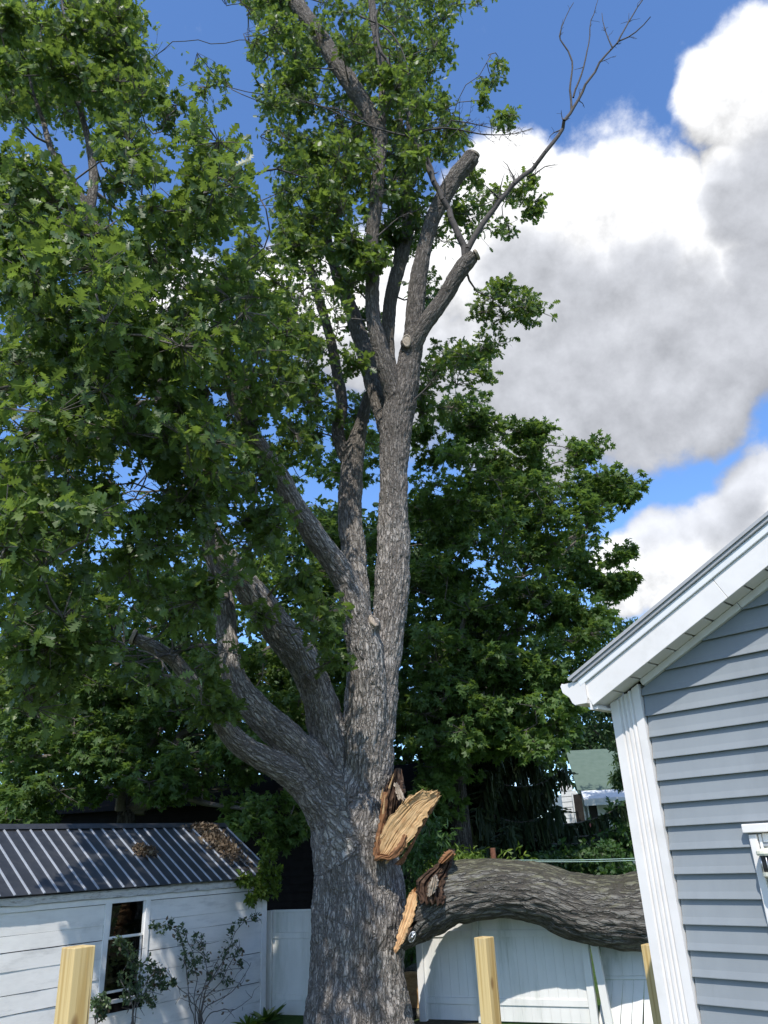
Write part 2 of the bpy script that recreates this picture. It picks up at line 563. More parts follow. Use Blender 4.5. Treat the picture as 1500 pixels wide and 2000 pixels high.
def sweep(P, R, k=12):
    """tube: verts, quads + caps as tri fans, and per-ring frames"""
    P = np.asarray(P, float)
    n = len(P)
    T = np.gradient(P, axis=0)
    T /= np.linalg.norm(T, axis=1)[:, None]
    A = np.zeros((n, 3))
    a, _ = frame_for(T[0])
    for i in range(n):
        a = a-T[i]*np.dot(a, T[i])
        a /= np.linalg.norm(a)
        A[i] = a
    B = np.cross(T, A)
    th = np.arange(k)*2*math.pi/k
    ring = A[:, None, :]*np.cos(th)[None, :, None]+B[:, None, :]*np.sin(th)[None, :, None]
    V = (P[:, None, :]+ring*np.asarray(R)[:, None, None]).reshape(-1, 3)
    i = np.arange(n-1)[:, None]*k
    j = np.arange(k)[None, :]
    jn = (j+1) % k
    Q = np.stack([i+j, i+jn, i+k+jn, i+k+j], -1).reshape(-1, 4)
    V = np.vstack([V, P[0], P[-1]])
    c0, c1 = n*k, n*k+1
    j = np.arange(k)
    T0 = np.stack([np.full(k, c0), (j+1) % k, j], 1)
    T1 = np.stack([np.full(k, c1), (n-1)*k+j, (n-1)*k+(j+1) % k], 1)
    s = np.concatenate([[0], np.cumsum(np.linalg.norm(np.diff(P, axis=0), axis=1))])
    return V, [Q, np.vstack([T0, T1])], (T, A, B, s)


def tube(name, P, R, mat, parent=None, k=10, smooth=True):
    V, Fc, fr = sweep(P, R, k)
    return mk(name, V, Fc, mat, parent, smooth)


def prisms(A, B, ra, rb, k=4):
    """many straight tapering sticks at once"""
    A, B = np.asarray(A, float), np.asarray(B, float)
    n = len(A)
    d = B-A
    d /= np.maximum(np.linalg.norm(d, axis=1), 1e-6)[:, None]
    h = np.where(np.abs(d[:, 2:3]) < .9, np.array([[0, 0, 1.]]), np.array([[1., 0, 0]]))
    x = np.cross(h, d)
    x /= np.linalg.norm(x, axis=1)[:, None]
    y = np.cross(d, x)
    th = np.arange(k)*2*math.pi/k
    ring = x[:, None, :]*np.cos(th)[None, :, None]+y[:, None, :]*np.sin(th)[None, :, None]
    ra = np.broadcast_to(ra, (n,))
    rb = np.broadcast_to(rb, (n,))
    V = np.concatenate([A[:, None, :]+ring*ra[:, None, None], B[:, None, :]+ring*rb[:, None, None]], 1).reshape(-1, 3)
    base = np.arange(n)[:, None]*2*k
    j = np.arange(k)[None, :]
    jn = (j+1) % k
    Q = np.stack([base+j, base+jn, base+k+jn, base+k+j], -1).reshape(-1, 4)
    return V, Q


class Sticks:
    def __init__(s):
        s.a, s.b, s.ra, s.rb = [], [], [], []

    def seg(s, a, b, ra, rb):
        s.a.append(a); s.b.append(b); s.ra.append(ra); s.rb.append(rb)

    def line(s, P, r0, r1):
        n = len(P)-1
        for i in range(n):
            s.seg(P[i], P[i+1], r0+(r1-r0)*i/n, r0+(r1-r0)*(i+1)/n)

    def many(s, A, B, ra, rb):
        for i in range(len(A)):
            s.seg(A[i], B[i], ra if np.isscalar(ra) else ra[i], rb if np.isscalar(rb) else rb[i])

    def build(s, name, mat, parent, k=5):
        V, Q = prisms(s.a, s.b, np.array(s.ra), np.array(s.rb), k)
        return mk(name, V, Q, mat, parent, True, {'barkco': V*1.0})


# numpy gradient noise
_perm = np.random.default_rng(3).permutation(256)
_perm = np.concatenate([_perm, _perm, _perm])
_grad = np.random.default_rng(4).normal(size=(256, 3))
_grad /= np.linalg.norm(_grad, axis=1)[:, None]


def pnoise(P):
    P = np.asarray(P, float)
    i = np.floor(P).astype(int)
    f = P-i
    i &= 255
    u = f*f*f*(f*(f*6-15)+10)
    r = 0
    for dx in (0, 1):
        for dy in (0, 1):
            for dz in (0, 1):
                h = _perm[_perm[_perm[(i[:, 0]+dx) & 255]+((i[:, 1]+dy) & 255)]+((i[:, 2]+dz) & 255)]
                w = (u[:, 0] if dx else 1-u[:, 0])*(u[:, 1] if dy else 1-u[:, 1])*(u[:, 2] if dz else 1-u[:, 2])
                r = r+w*np.einsum('ij,ij->i', _grad[h], f-np.array([dx, dy, dz]))
    return r*1.6


def fbm(P, o=4):
    r, a = 0, 1.
    for k in range(o):
        r = r+a*pnoise(np.asarray(P)*2**k+17.3*k)
        a *= .5
    return r


# ------------------------------------------------------------------ leaves
def leaf_from_outline(out, fold=.12, droop=.12):
    """half outline (x along, y out) -> triangles about the midrib"""
    out = np.array(out)
    xs = out[:, 0]
    n = len(out)
    mid = np.stack([np.clip(xs, 0, 1), np.zeros(n), -droop*xs**2], 1)
    top = np.stack([xs, out[:, 1], fold*out[:, 1]-droop*xs**2], 1)
    bot = top*np.array([1, -1, 1])
    # midrib reduced to 4 points
    mk_ = np.array([0, n//3, 2*n//3, n-1])
    V = [*mid[mk_]]
    T = []
    for side, sgn in ((top, 1), (bot, -1)):
        base = len(V)
        V += [*side[1:-1]]
        idx = [0]+[base+i for i in range(n-2)]+[3]
        for i in range(len(idx)-1):
            x = .5*(out[i, 0]+out[i+1, 0])
            m = int(np.argmin(np.abs(mid[mk_][:, 0]-x)))
            if idx[i] == m or idx[i+1] == m:
                continue
            T.append([m, idx[i], idx[i+1]] if sgn < 0 else [m, idx[i+1], idx[i]])
        for i in range(3):                      # close between midrib points
            xm = .5*(mid[mk_][i, 0]+mid[mk_][i+1, 0])
            j = int(np.argmin(np.abs(out[1:-1, 0]-xm)))
            T.append([i, base+j, i+1] if sgn < 0 else [i, i+1, base+j])
    return np.array(V), np.array(T)


OAK = leaf_from_outline([(0, 0), (.14, .04), (.22, .17), (.30, .06), (.42, .31), (.50, .09), (.63, .35), (.69, .12), (.83, .23), (.88, .07), (1., 0)])
OVATE = leaf_from_outline([(0, 0), (.15, .17), (.4, .27), (.7, .19), (1, 0)], .2, .1)
LANCE = leaf_from_outline([(0, 0), (.2, .1), (.5, .14), (.8, .08), (1, 0)], .15, .25)


def palmate():
    pts = []
    tips = [(-150, .42), (-100, .50), (-82, .40), (-52, .88), (-26, .46), (0, 1.), (26, .46), (52, .88), (82, .40), (100, .50), (150, .42)]
    for a, r in tips:
        a = math.radians(a)
        pts.append((.25+.75*r*math.cos(a), .75*r*math.sin(a), -.12*r*r))
    V = np.array([(.25, 0, .02)]+pts)
    T = [[0, i, i+1] for i in range(1, len(pts))]
    return V, np.array(T)


MAPLE = palmate()


def scatter(name, tmpl, pos, axis, nrm, size, mat, parent, rnd=None):
    V0, T0 = tmpl
    n = len(pos)
    x = axis/np.linalg.norm(axis, axis=1)[:, None]
    z = nrm-x*np.einsum('ij,ij->i', nrm, x)[:, None]
    z /= np.maximum(np.linalg.norm(z, axis=1), 1e-6)[:, None]
    y = np.cross(z, x)
    curl = 1+.9*rng.normal(size=n)*.6
    Vz = V0[None, :, 2]*curl[:, None]
    V = pos[:, None, :]+size[:, None, None]*(V0[None, :, 0, None]*x[:, None, :]+V0[None, :, 1, None]*y[:, None, :]+Vz[..., None]*z[:, None, :])
    Fc = (T0[None]+(np.arange(n)*len(V0))[:, None, None]).reshape(-1, 3)
    if rnd is None:
        rnd = rng.random(n)
    return mk(name, V.reshape(-1, 3), Fc, mat, parent, False, {'rnd': np.repeat(rnd, len(V0))})


def unit(v):
    return v/np.maximum(np.linalg.norm(v, axis=-1, keepdims=True), 1e-9)


def ellipse_clumps(regions, size_jit=.25):
    C, R = [], []
    for (cx, cy_, rx, ry, Y0, Y1, n, rad) in regions:
        for _ in range(n):
            a, q = random.random()*2*math.pi, math.sqrt(random.random())
            C.append(at(cx+rx*q*math.cos(a), cy_+ry*q*math.sin(a), Y0+(Y1-Y0)*random.random()))
            R.append(rad*(1+size_jit*(random.random()*2-1)))
    return np.array(C), np.array(R)


def sprays(C, R, ns, nl, size, flat=.7, droop=.25, up=.9, tilt=.55, tw=.35, sticks=None, twr=.006):
    """leafy twigs: each clump holds ns twigs with nl leaves near their tips"""
    n = len(C)
    u = unit(rng.normal(size=(n*ns, 3)))*np.cbrt(rng.random(n*ns))[:, None]
    cc, rr = np.repeat(C, ns, 0), np.repeat(R, ns)
    off = u*np.array([1, 1, flat])
    tip = cc+off*rr[:, None]
    d = unit(off+.55*rng.normal(size=off.shape)*.6+np.array([0, 0, -droop]))
    L = tw*(.6+.8*rng.random(len(tip)))
    base = tip-d*L[:, None]
    if sticks is not None:
        sticks.many(base, tip, twr, twr*.5)
        sel = rng.random(len(base)) < .6
        sticks.many(cc[sel]+(base[sel]-cc[sel])*.15, base[sel], twr*1.6, twr)
    m = len(tip)
    t = 1-rng.random((m, nl))**1.6*.85
    pos = base[:, None, :]+d[:, None, :]*(L[:, None]*t)[..., None]
    dd = np.repeat(d[:, None, :], nl, 1)
    ax = unit(dd*.55+unit(rng.normal(size=dd.shape))*.95+np.array([0, 0, -droop]))
    nr = unit(np.array([0, 0, up])+tilt*rng.normal(size=dd.shape)+.25*off[:, None, :])
    sz = size*(.5+.85*rng.random((m, nl)))
    clump = np.repeat(np.arange(n), ns*nl)
    return pos.reshape(-1, 3), ax.reshape(-1, 3), nr.reshape(-1, 3), sz.ravel(), clump


def outside(P, gaps, soft=14):
    x, y, z = project(P)
    keep = np.ones(len(P), bool)
    for (cx, cy_, rx, ry, ang, prob) in gaps:
        a = math.radians(ang)
        dx, dy = x-cx, y-cy_
        ux, uy = dx*math.cos(a)+dy*math.sin(a), -dx*math.sin(a)+dy*math.cos(a)
        inside = (ux/rx)**2+(uy/ry)**2 < 1+.25*(rng.random(len(P))-.5)
        keep &= ~(inside & (rng.random(len(P)) < prob))
    return keep


def grow(C, skeleton, srad, sticks, sag=.06, r_tip=.012, wiggle=.12, maxr=.06):
    """join every clump centre to the nearest wood already there"""
    nodes = [np.asarray(p) for p in skeleton]
    nr = list(srad)
    arr = np.array(nodes)
    rad = np.array(nr)
    d0 = np.array([np.min(np.linalg.norm(arr-c, axis=1)) for c in C])
    for i in np.argsort(d0):
        c = C[i]
        dv = c-arr
        dist = np.linalg.norm(dv, axis=1)
        cost = dist+.9*np.maximum(0, arr[:, 2]-c[2]-.1)
        j = int(np.argmin(cost))
        a = arr[j]
        L = dist[j]
        if L < .05:
            continue
        k = max(3, int(L/.35))
        t = np.linspace(0, 1, k+1)[:, None]
        P = a+(c-a)*t
        P += (np.sin(t*math.pi)*rng.normal(size=3)*wiggle*L)
        P[:, 2] += -(np.sin(t*math.pi)*sag*L)[:, 0]
        P[1:-1] += rng.normal(size=(k-1, 3))*.03*min(1, L)
        r0 = min(maxr, rad[j]*.7, .012+.016*L)
        sticks.line(P, max(r0, r_tip), r_tip)
        new = P[1:]
        arr = np.vstack([arr, new])
        rad = np.concatenate([rad, np.linspace(max(r0, r_tip), r_tip, k)])


def dead_branch(P, r0, r1, sticks, twigs=10, tl=.8, depth=2):
    P = spline(P, None, .25)
    P = P+fbm(P*1.7, 2)[:, None]*.06*np.linalg.norm(P[-1]-P[0])/4
    sticks.line(P, r0, r1)
    n = len(P)
    for _ in range(int(twigs*1.7)):
        i = random.randint(n//5, n-2)
        d = unit(P[min(i+1, n-1)]-P[i])
        t = unit(d*.7+rng.normal(size=3)*.6+np.array([0, 0, .35]))
        L = tl*(.35+random.random())*(1-.5*i/n)
        r = (r0+(r1-r0)*i/n)*.45
        q = [P[i]]
        for s in range(4):
            t = unit(t+rng.normal(size=3)*.22)
            q.append(q[-1]+t*L/4)
        sticks.line(q, max(r, .006), .0035)
        if depth > 1:
            for s in (1, 2, 3):
                if random.random() < .6:
                    t2 = unit(t+rng.normal(size=3)*.7)
                    sticks.line([q[s], q[s]+t2*L*.2, q[s]+unit(t2+rng.normal(size=3)*.3)*L*.38], .005, .003)


# ================================================================== SETTING
gx = np.array([-1500, -60, -20, 20, 60, 1500.])
V = np.array([(x, y, 0.) for y in (-1500, -60, -5, 40, 100, 2500.) for x in gx])
Q = np.array([[r*6+c, r*6+c+1, r*6+c+7, r*6+c+6] for r in range(5) for c in range(5)])
ground = mk('ground', V, Q, 'ground')
ground['kind'] = 'structure'
ground['label'] = 'patchy lawn and bare soil of the back yard'

# ================================================================== GREY HOUSE
d = ray(-888, 1745); d[2] = 0
HU = -d/np.linalg.norm(d)                        # along the gable, to the right
HN = np.array([HU[1], -HU[0], 0])                # out of the gable wall
HO = at(1256, 1690, 4.07); HO[2] = 0             # corner at the ground
ZV = np.array([0, 0, 1.])
house = thing('grey_house', HO, 'grey lap-sided house with white fluted corner and white eaves', 'house')
A_ = onplane(1269, 1337, HO, HN)
SL = .475                                        # rake slope
zA, uA = A_[2]+.046, (A_-HO) @ HU


def rake_z(u):
    return zA+SL*(u-uA)


WL = 5.2                                         # width of wall built
CW = .150                                        # corner post width
OV = .155                                         # rake overhang
EXP = .1022
# wall core behind the siding
core = [HO+HU*.02-HN*.06, HO+HU*WL-HN*.06, HO+HU*WL-HN*.06+ZV*(rake_z(WL)+.05), HO+HU*.02-HN*.06+ZV*(rake_z(.02)+.05)]
wall = extrude_poly('wall', core, -HN*.1, 'dark_room', house)
nrow = int(rake_z(WL)/EXP)+1
z_win_top = onplane(1460, 1610, HO, HN)[2]
u_win = (onplane(1460, 1610, HO, HN)-HO) @ HU
for i in range(nrow):
    z0 = i*EXP-.012
    z1 = z0+EXP+.006
    u0 = CW+.006
    u1 = WL
    if z0+EXP < z_win_top+.01:
        u1 = u_win+.012
    if rake_z(u1) < z1+.05:
        continue
    prof = [(-.006, z1), (.007, z0+.03), (.0155, z0+.003), (.0155, z0), (-.001, z0), (-.02, z1-.001)]
    Pl = np.array([HO+HU*max(u0, uA+(z+.008-zA)/SL)+HN*a+ZV*z for a, z in prof])
    Pr = np.array([HO+HU*u1+HN*a+ZV*z for a, z in prof])
    e6 = np.arange(6)
    if i % 3 == 1 and u1-u0 > 1.6:
        uj = u0+.25+1.1*((i*.37) % 1.)
        if min(P_ @ HU-HO @ HU for P_ in Pl) < uj-.15 and rake_z(uj-.1) > z1+.03:
            Pm = np.array([HO+HU*uj+HN*(a+.0006)+ZV*z for a, z in prof])
            e6 = np.arange(6)
            mk('siding_board', np.vstack([Pl+HN*.0006, Pm]), [np.stack([e6, (e6+1) % 6, (e6+1) % 6+6, e6+6], 1)[:, ::-1], np.array([[0, 1, 2, 3, 4, 5], [11, 10, 9, 8, 7, 6]])], 'grey_siding', house)
            Pl = np.array([HO+HU*(uj+.0012)+HN*(a-.0008)+ZV*z for a, z in prof])
    mk('siding_board', np.vstack([Pl, Pr]), [np.stack([e6, (e6+1) % 6, (e6+1) % 6+6, e6+6], 1)[:, ::-1], np.array([[0, 1, 2, 3, 4, 5], [11, 10, 9, 8, 7, 6]])], 'grey_siding', house)
# fluted corner post (front face) + side face
flute = []
k = 0
for j in range(81):
    x = j/80
    rel = -.0135*max(0., max(1-abs(x-v)/.045 for v in (.20, .36, .52, .68)))**.7
    flute.append((x*CW, .026+rel))
pts = [(-.022, -.02)]+[(-.022, .026)]+[(a-.0, b) for a, b in flute]+[(CW, -.02)]
ztop = [rake_z(max(0, a))-.012 for a, b in pts]
P0 = np.array([HO+HU*a+HN*b for a, b in pts])
n = len(pts)
Vc = np.vstack([P0+ZV*-.02, P0+np.array(ztop)[:, None]*ZV])
Qc = np.array([[i, (i+1) % n, (i+1) % n+n, i+n] for i in range(n)])
mk('corner_post', Vc, [Qc, np.arange(n)[None, ::-1], (np.arange(n)+n)[None, :]], 'trim_white', house)
# side wall along the eave
HW = np.array([-HN[0], -HN[1], 0])
extrude_poly('side_wall', [HO+HW*.03-HU*.012+HU*.0, HO+HW*5-HU*.012, HO+HW*5-HU*.012+ZV*(rake_z(0)-.02), HO+HW*.03-HU*.012+ZV*(rake_z(0)-.02)], HU*.03, 'grey_siding', house)
# eaves: end u of the rake on the left
uE = -.045
hf = OV
slope = np.array(unit(HU+ZV*SL))
E0 = HO+HU*uE+HN*hf+ZV*rake_z(uE)
RL = 6.0
perp = unit(ZV-slope*(ZV @ slope))
# soffit panels, each a strip across the overhang
pw = .118
ns_ = int(RL/pw)
for i in range(ns_):
    a = HO+HU*uE+ZV*rake_z(uE)+slope*(i*pw)+HN*.0
    box('soffit_panel', a+HN*.012+slope*.005, slope*(pw-.010), HN*(hf-.016), perp*.01, 'trim_white', house)
box('soffit_backing', HO+HU*uE+ZV*rake_z(uE)+perp*.011, slope*RL, HN*(hf-.006), perp*.012, 'roof_edge', house)
# f-channel at the wall
ua = uA-.0
for (s0, s1) in ((0.0, .62), (.623, 5.4)):
    a = HO+HU*(CW+.012)+ZV*rake_z(CW+.012)+slope*s0
    box('wall_trim', a-perp*.034, slope*(s1-s0), HN*.03, perp*.033, 'trim_white', house, .003)
# fascia boards
FH = .114
for (s0, s1) in ((0., .86), (.8615, RL)):
    box('fascia', E0+slope*s0-perp*.012, slope*(s1-s0), HN*.012, perp*FH, 'trim_white', house, .002)
box('rake_trim', E0-perp*.0+perp*(FH-.011), slope*RL, HN*.024, perp*.035, 'white_vinyl', house, .003)
box('drip_edge', E0+perp*(FH+.025)-slope*.02, slope*RL, HN*.036, perp*.018, 'drip_metal', house, .003)
# roof deck running back along the eave
extrude_poly('roof', [E0+perp*(FH+.043)-slope*.03+HN*.045, E0+perp*(FH+.043)+slope*RL+HN*.045, E0+perp*(FH+.058)+slope*RL+HN*.045, E0+perp*(FH+.058)-slope*.03+HN*.045], HW*5.3, 'drip_metal', house)
extrude_poly('roof_underside', [E0+perp*(FH-.03)+HN*-.004, E0+perp*(FH-.03)+slope*RL-HN*.004, E0+perp*(FH+.02)+slope*RL-HN*.004, E0+perp*(FH+.02)-HN*.004], HW*5.2, 'roof_edge', house)
# eave fascia, eave soffit and gutter
e = HO+HU*uE+ZV*rake_z(uE)
box('eave_fascia', e+HN*(hf+.010)-HU*.014-ZV*.03, HW*5.25, HU*.012, ZV*.165, 'trim_white', house, .002)
box('eave_soffit', e-ZV*.028+HN*(hf-.005), HW*5.2, HU*(-uE-.024), ZV*.012, 'trim_white', house)
GS = 1.25
gp = [(0, .105), (0, 0), (-.06, 0), (-.072, .012), (-.082, .038), (-.112, .066), (-.118, .096), (-.110, .108), (-.107, .104), (-.114, .095), (-.108, .069), (-.079, .042), (-.069, .016), (-.059, .004), (-.004, .004), (-.004, .105)]
gb = e+HN*(hf+.02)-HU*.016+ZV*.0
extrude_poly('gutter', [gb+HU*a*GS+ZV*(b*GS*.9+.004) for a, b in gp], HW*5.3, 'trim_white', house)
cap = [(0, .105), (0, 0), (-.06, 0), (-.072, .012), (-.082, .038), (-.112, .066), (-.118, .096), (-.112, .104)]
extrude_poly('gutter_end_cap', [gb+HU*a*GS*.98+ZV*(b*GS*.88+.006)+HN*.003 for a, b in cap], -HN*.006, 'trim_white', house)
# door / window surround at the right edge
wz = z_win_top
win = extrude_poly('window', [HO+HU*(u_win+.03)+ZV*.4-HN*.01, HO+HU*(u_win+1.1)+ZV*.4-HN*.01, HO+HU*(u_win+1.1)+ZV*(wz-.02)-HN*.01, HO+HU*(u_win+.03)+ZV*(wz-.02)-HN*.01], HN*.008, 'white_vinyl', house)
box('head_trim', HO+HU*(u_win-.012)+ZV*(wz-.035), HU*1.2, HN*.045, ZV*.036, 'trim_white', win, .004)
box('side_casing', HO+HU*(u_win+.003)+ZV*.4, HU*.034, HN*.028, ZV*(wz-.4-.042), 'trim_white', win, .004)
box('inner_stop', HO+HU*(u_win+.041)+ZV*.4, HU*.012, HN*.018, ZV*(wz-.4-.042), 'white_vinyl', win, .003)
box('head_stop', HO+HU*(u_win+.056)+ZV*(wz-.075), HU*1.0, HN*.014, ZV*.036, 'white_vinyl', win, .003)
box('sash_panel', HO+HU*(u_win+.075)+ZV*.4, HU*1.0, HN*.009, ZV*(wz-.4-.115), 'cream_plastic', win, .003)

# small lamp fixed inside the surround
lp = onplane(1507, 1664, HO+HN*.06, HN)
lamp = thing('wall_lamp', lp-ZV*.1, 'small lamp with cream cap and black mesh body on white window surround', 'lamp')


def lathe(name, c, prof, mat, parent, k=20, arc=1., ax=None):
    V, Q = [], []
    for (r, z) in prof:
        for j in range(k):
            a = j*2*math.pi/k
            V.append(c+np.array([r*math.cos(a), r*math.sin(a), z]))
    m = len(prof)
    Q = [[i*k+j, i*k+(j+1) % k, (i+1)*k+(j+1) % k, (i+1)*k+j] for i in range(m-1) for j in range(k)]
    return mk(name, np.array(V), [np.array(Q), np.arange(k)[None, ::-1], (np.arange(k)+(m-1)*k)[None, :]], mat, parent, False)


lathe('cap', lp, [(.058, -.012), (.062, -.004), (.060, .006), (.045, .013), (.02, .016)], 'cream_plastic', lamp)
lathe('mesh_body', lp, [(.046, -.075), (.050, -.06), (.050, -.0125)], 'black_plastic', lamp)
for j in range(10):
    a = j*2*math.pi/10
    q = lp+np.array([.0515*math.cos(a), .0515*math.sin(a), -.075])
    tube('mesh_bar', np.array([q, q+ZV*.06]), [.0025, .0025], 'silver', lamp, 5)
lathe('base_ring', lp, [(.04, -.096), (.054, -.09), (.054, -.0755)], 'cream_plastic', lamp)
box('wall_bracket', lp-HN*.062-ZV*.085-HU*.02, HU*.04, HN*.03, ZV*.06, 'white_vinyl', lamp)

# ================================================================== WOODEN POSTS
for (x0, y0, Y, wpx, lab) in ((154, 1848, 3.25, 64, 'pale square pine post in front of the white shed'),
                              (945, 1830, 5.5, 39, 'pale square pine post in front of white fence under fallen limb'),
                              (1269, 1844, 5.9, 36, 'pale square pine post half hidden behind house corner')):
    p = at(x0, y0, Y)
    s = wpx*mpp(p)/1.395
    h = p[2]
    V = boxv(np.array([-s/2, -s/2, -h-.02]), (s, 0, 0), (0, s, 0), (0, 0, h+.02))
    me = build_mesh('wooden_post', V, BOXF)
    me.materials.append(MATS['pine_post'])
    o = bpy.data.objects.new('wooden_post', me)
    COL.objects.link(o)
    ang = math.atan2(HU[1], HU[0])+random.uniform(-.04, .04)
    if x0 < 200:
        ang += .12
    o.location = p
    o.rotation_euler = (0, 0, ang)
    bevel_obj(o, .004, 2)
    tag(o, lab, 'post', 'new pine posts')

# ================================================================== SHED
d = ray(2015, 1605); d[2] = 0
SW = d/np.linalg.norm(d)                          # along the front wall, away to the right
SN = np.array([SW[1], -SW[0], 0])                 # out of the wall towards the yard
SO = at(520, 1730, 16.6); SO[2] = 0
shed = thing('garden_shed', SO, 'low white wooden shed with dark ribbed metal roof', 'shed')
ZE = onplane(505, 1716, SO, SN)[2]                # wall top


def swall(x, y, off=0.):
    return onplane(x, y, SO+SN*off, SN)


def st(p):
    return (SO-p) @ SW                            # distance to the left of the corner


SLEN = 8.4
tw1, tw0 = st(swall(212, 1800)), st(swall(281, 1800))
zw1, zw0 = swall(246, 1744)[2], swall(246, 1932)[2]
tl, tr = tw1+.09, tw0-.09
zb = [0.]
while zb[-1] < ZE-.2:
    zb.append(zb[-1]+random.choice((.21, .24, .26, .3)))
zb[-1] = ZE
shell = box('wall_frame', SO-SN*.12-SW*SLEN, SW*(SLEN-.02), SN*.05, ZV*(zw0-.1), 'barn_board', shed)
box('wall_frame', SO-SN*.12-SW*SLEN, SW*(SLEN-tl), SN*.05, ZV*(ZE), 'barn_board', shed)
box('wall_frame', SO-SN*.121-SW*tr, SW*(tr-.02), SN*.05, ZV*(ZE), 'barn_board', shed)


def warped_board(name, t0, t1, z0, z1, mat):
    k = max(2, int(abs(t0-t1)/.25))
    ts = np.linspace(t0, t1, k+1)
    V, Fq = [], []
    w0 = random.random()*9
    for t in ts:
        wv = .006*math.sin(t*1.7+w0)+.003*math.sin(t*5.1+w0*2)
        sh = .004*math.sin(t*.9+w0*3)
        for (a, z) in ((-.02, z0+.004+sh), (.009+wv, z0+.002+sh), (.004+wv*.5, z1-.004+sh), (-.02, z1-.004+sh)):
            V.append(SO-SW*t+SN*a+ZV*z)
    for i in range(k):
        for j in range(4):
            Fq.append([i*4+j, i*4+(j+1) % 4, i*4+4+(j+1) % 4, i*4+4+j])
    m = k*4
    Fq = np.array(Fq)
    if t0 > t1:
        pass
    return mk(name, np.array(V), [Fq[:, ::-1], np.array([[0, 1, 2, 3], [m+3, m+2, m+1, m]])], mat, shed)


for i in range(len(zb)-1):
    z0, z1 = zb[i], zb[i+1]
    if z1 <= zw0-.1:
        segs = [(SLEN, random.uniform(3, 5)), None]
        segs = [(SLEN, segs[0][1]), (segs[0][1]-.004, .12)]
    else:
        segs = [(SLEN, tl), (tr, .12)]
    for (a, b) in segs:
        warped_board('siding_board', a, b, z0, z1, 'shed_paint')
box('corner_board', SO-SW*.12-SN*.03, SW*.125, SN*.055, ZV*(ZE), 'shed_trim', shed, .004)
# gable end wall
pitch_px = (436, 1611)
best = None
for a in np.linspace(.6, 3.5, 300):               # ridge set-back that meets the ridge end seen in the photo
    b = SO-SN*a+SW*.10
    zz = [2.4+.01*k for k in range(200)]
    xs, ys, _ = project(np.array([[b[0], b[1], z] for z in zz]))
    q = int(np.argmin(np.abs(ys-pitch_px[1])))
    er = abs(xs[q]-pitch_px[0])
    if best is None or er < best[0]:
        best = (er, a, zz[q])
RA, RZ = best[1], best[2]
print('shed ridge setback', RA, 'z', RZ)
extrude_poly('end_wall', [SO-SN*.03, SO-SN*2*RA, SO-SN*2*RA+ZV*ZE, SO-SN*RA+ZV*(RZ-.06), SO-SN*.03+ZV*ZE], -SW*.06, 'shed_paint', shed)
EV0 = SO+SN*.16+SW*.12+ZV*(ZE+.015)
rs = (SO-SN*RA+SW*.12+ZV*RZ)-EV0                 # eave -> ridge
rl = np.linalg.norm(rs)
rsu = rs/rl
rn = np.cross(SW, -rsu)
rn = rn if rn[2] > 0 else -rn
roof = extrude_poly('roof', [EV0, EV0+rs, EV0+rs+rn*.012, EV0+rn*.012], -SW*(SLEN+.3), 'metal_roof', shed)
RB = EV0-SN*2*(RA+.16)
extrude_poly('roof', [RB, EV0+rs, EV0+rs+rn*.012, RB+rn*.012], -SW*(SLEN+.3), 'metal_roof', shed)
pr = [(-.019, .012), (-.009, .030), (.009, .030), (.019, .012)]
rib_me = None
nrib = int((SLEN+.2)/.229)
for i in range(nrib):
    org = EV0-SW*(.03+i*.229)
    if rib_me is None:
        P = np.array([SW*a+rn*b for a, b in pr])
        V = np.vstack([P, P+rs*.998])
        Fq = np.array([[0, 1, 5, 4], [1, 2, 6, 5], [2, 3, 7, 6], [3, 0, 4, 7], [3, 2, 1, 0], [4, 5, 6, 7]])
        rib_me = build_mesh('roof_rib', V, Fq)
        rib_me.materials.append(MATS['metal_rib_highlight'])
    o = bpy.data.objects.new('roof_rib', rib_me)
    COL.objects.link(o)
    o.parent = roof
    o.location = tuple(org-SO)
for i in range(nrib*2):                           # minor stiffening lines between ribs
    pass
extrude_poly('ridge_cap', [EV0+rs-rsu*.14+rn*.036, EV0+rs+rn*.05+ZV*.0, EV0+rs-SN*.14*(rsu @ -SN)+rn*.036-ZV*.16*rsu[2], EV0+rs-rn*.02], -SW*(SLEN+.3), 'metal_roof', shed)
# weathered eave board under the roof edge
nb = 60
V, Fq = [], []
for i in range(nb+1):
    t = -.08+(SLEN+.1)*i/nb
    rag = .022*fbm(np.array([[t*3.1, 0, 5.]]), 3)[0]
    for (a, z) in ((.035, ZE-.115-rag*1.3), (.075, ZE-.11-rag), (.085, ZE-.012), (.035, ZE-.012)):
        V.append(SO-SW*t+SN*a+ZV*z)
for i in range(nb):
    for j in range(4):
        Fq.append([i*4+(j+1) % 4, i*4+j, i*4+4+j, i*4+4+(j+1) % 4])
mk('eave_board', np.array(V), [np.array(Fq), np.array([[3, 2, 1, 0], [nb*4, nb*4+1, nb*4+2, nb*4+3]])], 'eave_board', shed)
# rough wall-top frieze
box('frieze_board', SO-SW*SLEN+SN*.012+ZV*(ZE-.2), SW*SLEN, SN*.018, ZV*.08, 'shed_trim', shed, .003)
